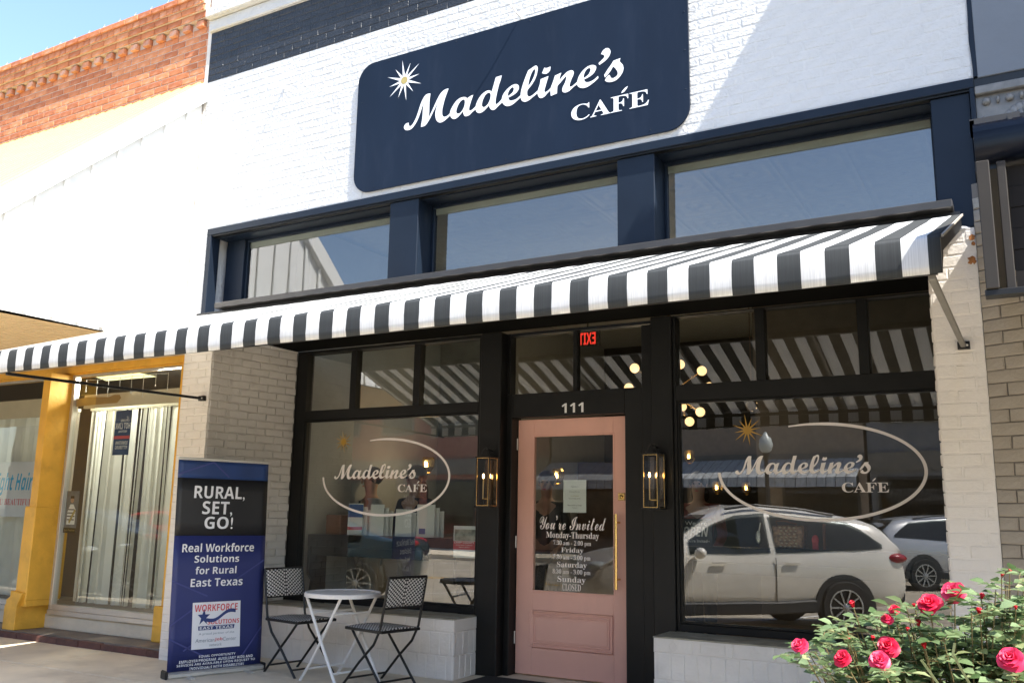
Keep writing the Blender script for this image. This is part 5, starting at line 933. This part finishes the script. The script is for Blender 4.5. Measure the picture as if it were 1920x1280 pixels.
# ================================================================== STREET SIDE (seen in the glass)
def car(label, loc, rz, paint, H=1.68, sedan=False, group=None, rimd=.24):
    c_ = thing('parked_car', label, 'car', loc, rz, group); WP[c_.name] = Vector((0,0,0))
    if not sedan: prof = [(-.94,.55,.78),(-.94,.42,.98),(-.89,.38,1.12),(-.80,.36,1.25),(-.67,.33,1.41),(-.52,.32,1.495),(-.1,.30,1.58),(.6,.28,1.655),(1.1,.28,1.67),(1.45,.28,1.62),(1.75,.28,1.50),(2.05,.28,1.33),(2.35,.28,1.14),(2.55,.28,1.08),(3.0,.30,1.02),(3.30,.32,.94),(3.48,.36,.82),(3.56,.42,.62)]
    else: prof = [(-1.05,.55,.80),(-1.02,.42,1.0),(-.9,.38,1.04),(-.5,.30,1.06),(-.25,.28,1.12),(.1,.28,1.32),(.4,.28,1.42),(.9,.28,1.45),(1.3,.28,1.43),(1.6,.28,1.34),(2.0,.28,1.14),(2.25,.28,1.0),(2.8,.30,.94),(3.3,.32,.86),(3.6,.36,.76),(3.72,.42,.58)]
    belt = lambda x: (.97+.13*max(0, 1-(x+.9)/2.6)**1.5) if not sedan else .93+.04*max(0, 1-(x+.9)/3.5)
    wdt = lambda x: .925-.13*max(0, (-x-.4)/.55)**2-.16*max(0, (x-2.7)/1.0)**2
    q = MB(); rows = []
    for (x, zb, zt_) in prof:
        bz = min(belt(x), zt_-.03); W_ = wdt(x); rt = W_-.30*min(1, max(0, (zt_-bz)/.55)); zz = zb
        ring = [(0,zb),(W_-.10,zb),(W_-.02,zb+.10),(W_,zb+(bz-zb)*.45),(W_-.005,bz-.10),(W_-.045,bz),(rt+.03,zt_-.07 if zt_-bz > .12 else zt_-.015),(rt-.07,zt_-.015),(0,zt_)]
        ring = ring+[(-a, b) for a, b in ring[-2:0:-1]]; rows.append([(x, a, b) for a, b in ring])
    n = len(rows[0])
    for rw in rows: q.v += rw
    for i in range(len(rows)-1):
        for j in range(n): q.f.append((i*n+j, i*n+(j+1) % n, (i+1)*n+(j+1) % n, (i+1)*n+j))
    q.f.append(tuple(range(n))); q.f.append(tuple((len(rows)-1)*n+j for j in range(n)))
    # wheel arches
    body = q.build('body', paint, c_, smooth=True); su = body.modifiers.new('s', 'SUBSURF'); su.levels = 1; su.render_levels = 1
    def side(x, z, s_):   # point on cabin side
        zt_ = None
        for i in range(len(prof)-1):
            if prof[i][0] <= x <= prof[i+1][0]: t = (x-prof[i][0])/(prof[i+1][0]-prof[i][0]); zt_ = prof[i][2]*(1-t)+prof[i+1][2]*t
        bz = min(belt(x), zt_-.03); W_ = wdt(x); rt = W_-.30*min(1, max(0, (zt_-bz)/.55)); t = (z-bz)/max(.05, zt_-.07-bz); y = (W_-.045)*(1-t)+(rt+.03)*t
        return (x, s_*(y+.012), z), zt_
    xs_ = (-.60,-.2,.35,.92) if not sedan else (-.05,.2,.5,.85)
    ys_ = (1.0,1.4,1.75,2.1) if not sedan else (.92,1.25,1.55,1.85)
    for s_ in (-1, 1):
        for grp in (xs_, ys_):
            g = MB()
            for x in grp:
                _, zt_ = side(x, belt(x)+.04, s_); lo = belt(x)+.035; hi = max(lo+.02, zt_-.115) if x > -.3 or sedan else lo+.05
                g.v += [side(x, lo, s_)[0], side(x, (lo+hi)/2, s_)[0], side(x, hi, s_)[0]]
            for i in range(len(grp)-1):
                for j in range(2): g.f.append((i*3+j, i*3+j+1, i*3+j+4, i*3+j+3))
            g.build('side_window', GLASSC if not sedan else GLASSC, c_)
        # handles, mirror, rail, cladding
        for x in (.62, 1.62): MB().bar((x, s_*.935, .905), (x+.20, s_*.935, .90), .025, .03).build('door_handle', paint, c_, bevel=.005)
        for x in (.95,): B(x-.003, x+.003, *(sorted((s_*.915, s_*.929))), .42, .96).build('door_gap', CHB, c_)
        MB().ball((2.0, s_*1.0, 1.02), .10, 12, (.75,1.1,.75)).build('mirror', paint, c_, smooth=True)
        if not sedan: MB().tube([(-.05, s_*.62, 1.545), (.4, s_*.63, 1.61), (1.1, s_*.63, 1.645), (1.5, s_*.62, 1.59)], .016, 6).build('roof_rail', CHB, c_)
        MB().bar((.40, s_*.90, .36), (2.32, s_*.90, .32), .08, .16).build('sill_cladding', CLAD, c_, bevel=.02)
        MB().ball((-.80, s_*.78, .98), .19, 12, (1.0,.62,.36)).build('tail_lamp', TAILR, c_, smooth=True); MB().ball((3.42, s_*.66, .82), .16, 12, (.9,.9,.45)).build('headlamp', LWHITE, c_, smooth=True)
        for wx in (0, 2.71):
            arch = MB(); pts = [(wx+.43*math.cos(a), .345+.43*math.sin(a)) for a in [PI*k/14-.15*(1-k/7) for k in range(15)]]+[(wx+.36*math.cos(a), .345+.36*math.sin(a)) for a in [PI*k/14-.15*(1-k/7) for k in range(14, -1, -1)]]
            y0 = s_*(wdt(wx)+.004); arch.prism(pts, y0-s_*.14, y0, 'xz'); arch.build('wheel_arch', CLAD, c_)
            MB().lathe([(0,-.001),(.37,-.001),(.37,.001)], (wx, s_*(wdt(wx)+.002), .345), 24, 'y').build('wheel_well', CHB, c_)
            wy = s_*(wdt(wx)-.03); wh = MB(); wh.lathe([(.24,-.11),(.33,-.11),(.345,-.08),(.345,.08),(.33,.11),(.24,.11)], (wx, wy-s_*.045, .345), 28, 'y'); tyre = wh.build('wheel', RUB, c_)
            rm = MB(); yo = wy+s_*.055; rm.lathe([(.225,0),(.245,.0),(.245,s_*.012),(.225,s_*.012),(.225,0)], (wx, yo, .345), 28, 'y'); rm.ball((wx, yo+s_*.01, .345), .05, 10, (1,.4,1))
            for k in range(10): a = 2*PI*k/10; rm.bar((wx+.04*math.cos(a), yo, .345+.04*math.sin(a)), (wx+.23*math.cos(a), yo+s_*.004, .345+.23*math.sin(a)), .022, .02, up=(0,1,0))
            rm.build('rim', RIM, tyre)
    # windscreen and rear glass
    for (i0, i1) in (((10,12),(3,5)) if not sedan else ((9,11),(4,6))):
        g = MB(); a, b = prof[i0], prof[i1]
        def w2(pz): bz = min(belt(pz[0]), pz[2]-.03); return wdt(pz[0])-.30*min(1, max(0, (pz[2]-bz)/.55))-.10
        g.add([(a[0],-w2(a),a[2]+.012),(a[0],w2(a),a[2]+.012),(b[0],w2(b)+.05,b[2]+.012),(b[0],-w2(b)-.05,b[2]+.012)], [(0,1,2,3)]); g.build('windscreen', GLASSC, c_)
    MB().obox((-.93,0,.52), (.05,0,0), (0,.72,0), (0,0,.12)).build('rear_bumper', CLAD, c_, bevel=.03); MB().obox((-.985,0,.82), (.004,0,0), (0,.16,0), (0,0,.055)).build('number_plate', PAPER, c_)
    return c_
def heading(deg): return math.radians(180-deg)
th = 38; hd = Vector((-math.cos(math.radians(th)), math.sin(math.radians(th)), 0)); nside = Vector((math.sin(math.radians(th)), math.cos(math.radians(th)), 0))
rw = Vector((-2.3, .75, -.15)); car('white crossover angle-parked at the kerb, seen reflected in the right window', rw-nside*.90, heading(th), CARW)
car('silver crossover parked across the street, reflected at the right end of the window', (-2.75, -9.3, -.15), math.radians(-33), CARS, group='cars parked across the street')
car('dark teal sedan parked at the kerb, reflected in the left window', (-10.2, .9, -.15), heading(30), CARD, sedan=True)
car('dark grey sedan parked farther along the kerb, reflected in the neighbouring window', (-15.0, .9, -.15), heading(30), CARD, sedan=True)
car('red sedan parked across the street, reflected in the neighbouring window', (-27.0, -8.6, -.15), math.radians(-35), CARR, sedan=True, group='cars parked across the street')
car('blue black sedan parked across the street opposite the pink door', (-8.6, -9.2, -.15), math.radians(-35), CARD, sedan=True, group='cars parked across the street')
lp = thing('street_lamp', 'black street lamp with a white acorn globe, reflected in the right window', 'street lamp', (-6.7, -13.0, 0)); MB().lathe([(.16,0),(.16,.25),(.09,.4),(.07,.6),(.06,3.0),(.09,3.1),(.12,3.25)], (-6.7,-13.0,0), 14).build('pole', CHB, lp); MB().lathe([(.10,3.26),(.18,3.36),(.21,3.50),(.17,3.68),(.08,3.76),(.05,3.84),(0,3.86)], (-6.7,-13.0,0), 16).build('globe', LWHITE, lp, smooth=True)
def opp(label, x0, x1, H, m, wins, awn=None):
    b_ = thing('opposite_building', label, 'building', ((x0+x1)/2, -17, 0)); B(x0, x1, -24, -17.0, 0, H).build('wall', m, b_); B(x0-.05, x1+.05, -17.3, -16.85, H, H+.35).build('cornice', STONE, b_); n = wins
    for i in range(n):
        cx = x0+(x1-x0)*(i+.5)/n; w_ = (x1-x0)/n*.30
        f_ = B(cx-w_, cx+w_, -17.0, -16.95, H*.58, H*.83).build('window_frame', STONE, b_); B(cx-w_+.1, cx+w_-.1, -16.949, -16.94, H*.58+.1, H*.83-.1).build('pane', GLASSC, f_)
        g_ = B(cx-w_*1.4, cx+w_*1.4, -17.0, -16.96, .5, 2.7).build('shop_window', CHB, b_); B(cx-w_*1.3, cx+w_*1.3, -16.959, -16.95, .6, 2.6).build('pane', GLASSC, g_)
    B(x0, x1, -17.0, -16.9, 2.9, 3.5).build('fascia', STONE, b_)
    if awn is not None:
        for i in range(int((x1-x0)/.3)):
            x = x0+i*.3; q = MB(); q.add([(x,-16.9,3.3),(x+.28,-16.9,3.3),(x+.28,-15.2,2.6),(x,-15.2,2.6),(x+.28,-15.15,2.3),(x,-15.15,2.3)], [(0,1,2,3),(3,2,4,5)]); q.build('awning_panel', awn, b_)
opp('blue grey rendered building across the street', -4.5, 6, 7.5, BGREY, 4); opp('tan brick building with a pale ribbed awning across the street', -16, -4.6, 8.5, BTAN, 4, mat('weathered_awning', (.36,.37,.37), .5, var=.3, nscale=4, stretch=(4,1,1))); opp('red brick building across the street at the far left', -30, -16.1, 7.8, BRED, 5); opp('tan brick building across the street at the far right', 6.1, 22, 7.0, BTAN, 5); opp('grey building across the street beyond the red brick one', -48, -30.1, 6.5, BGREY, 5)
print('objects', len(bpy.data.objects))
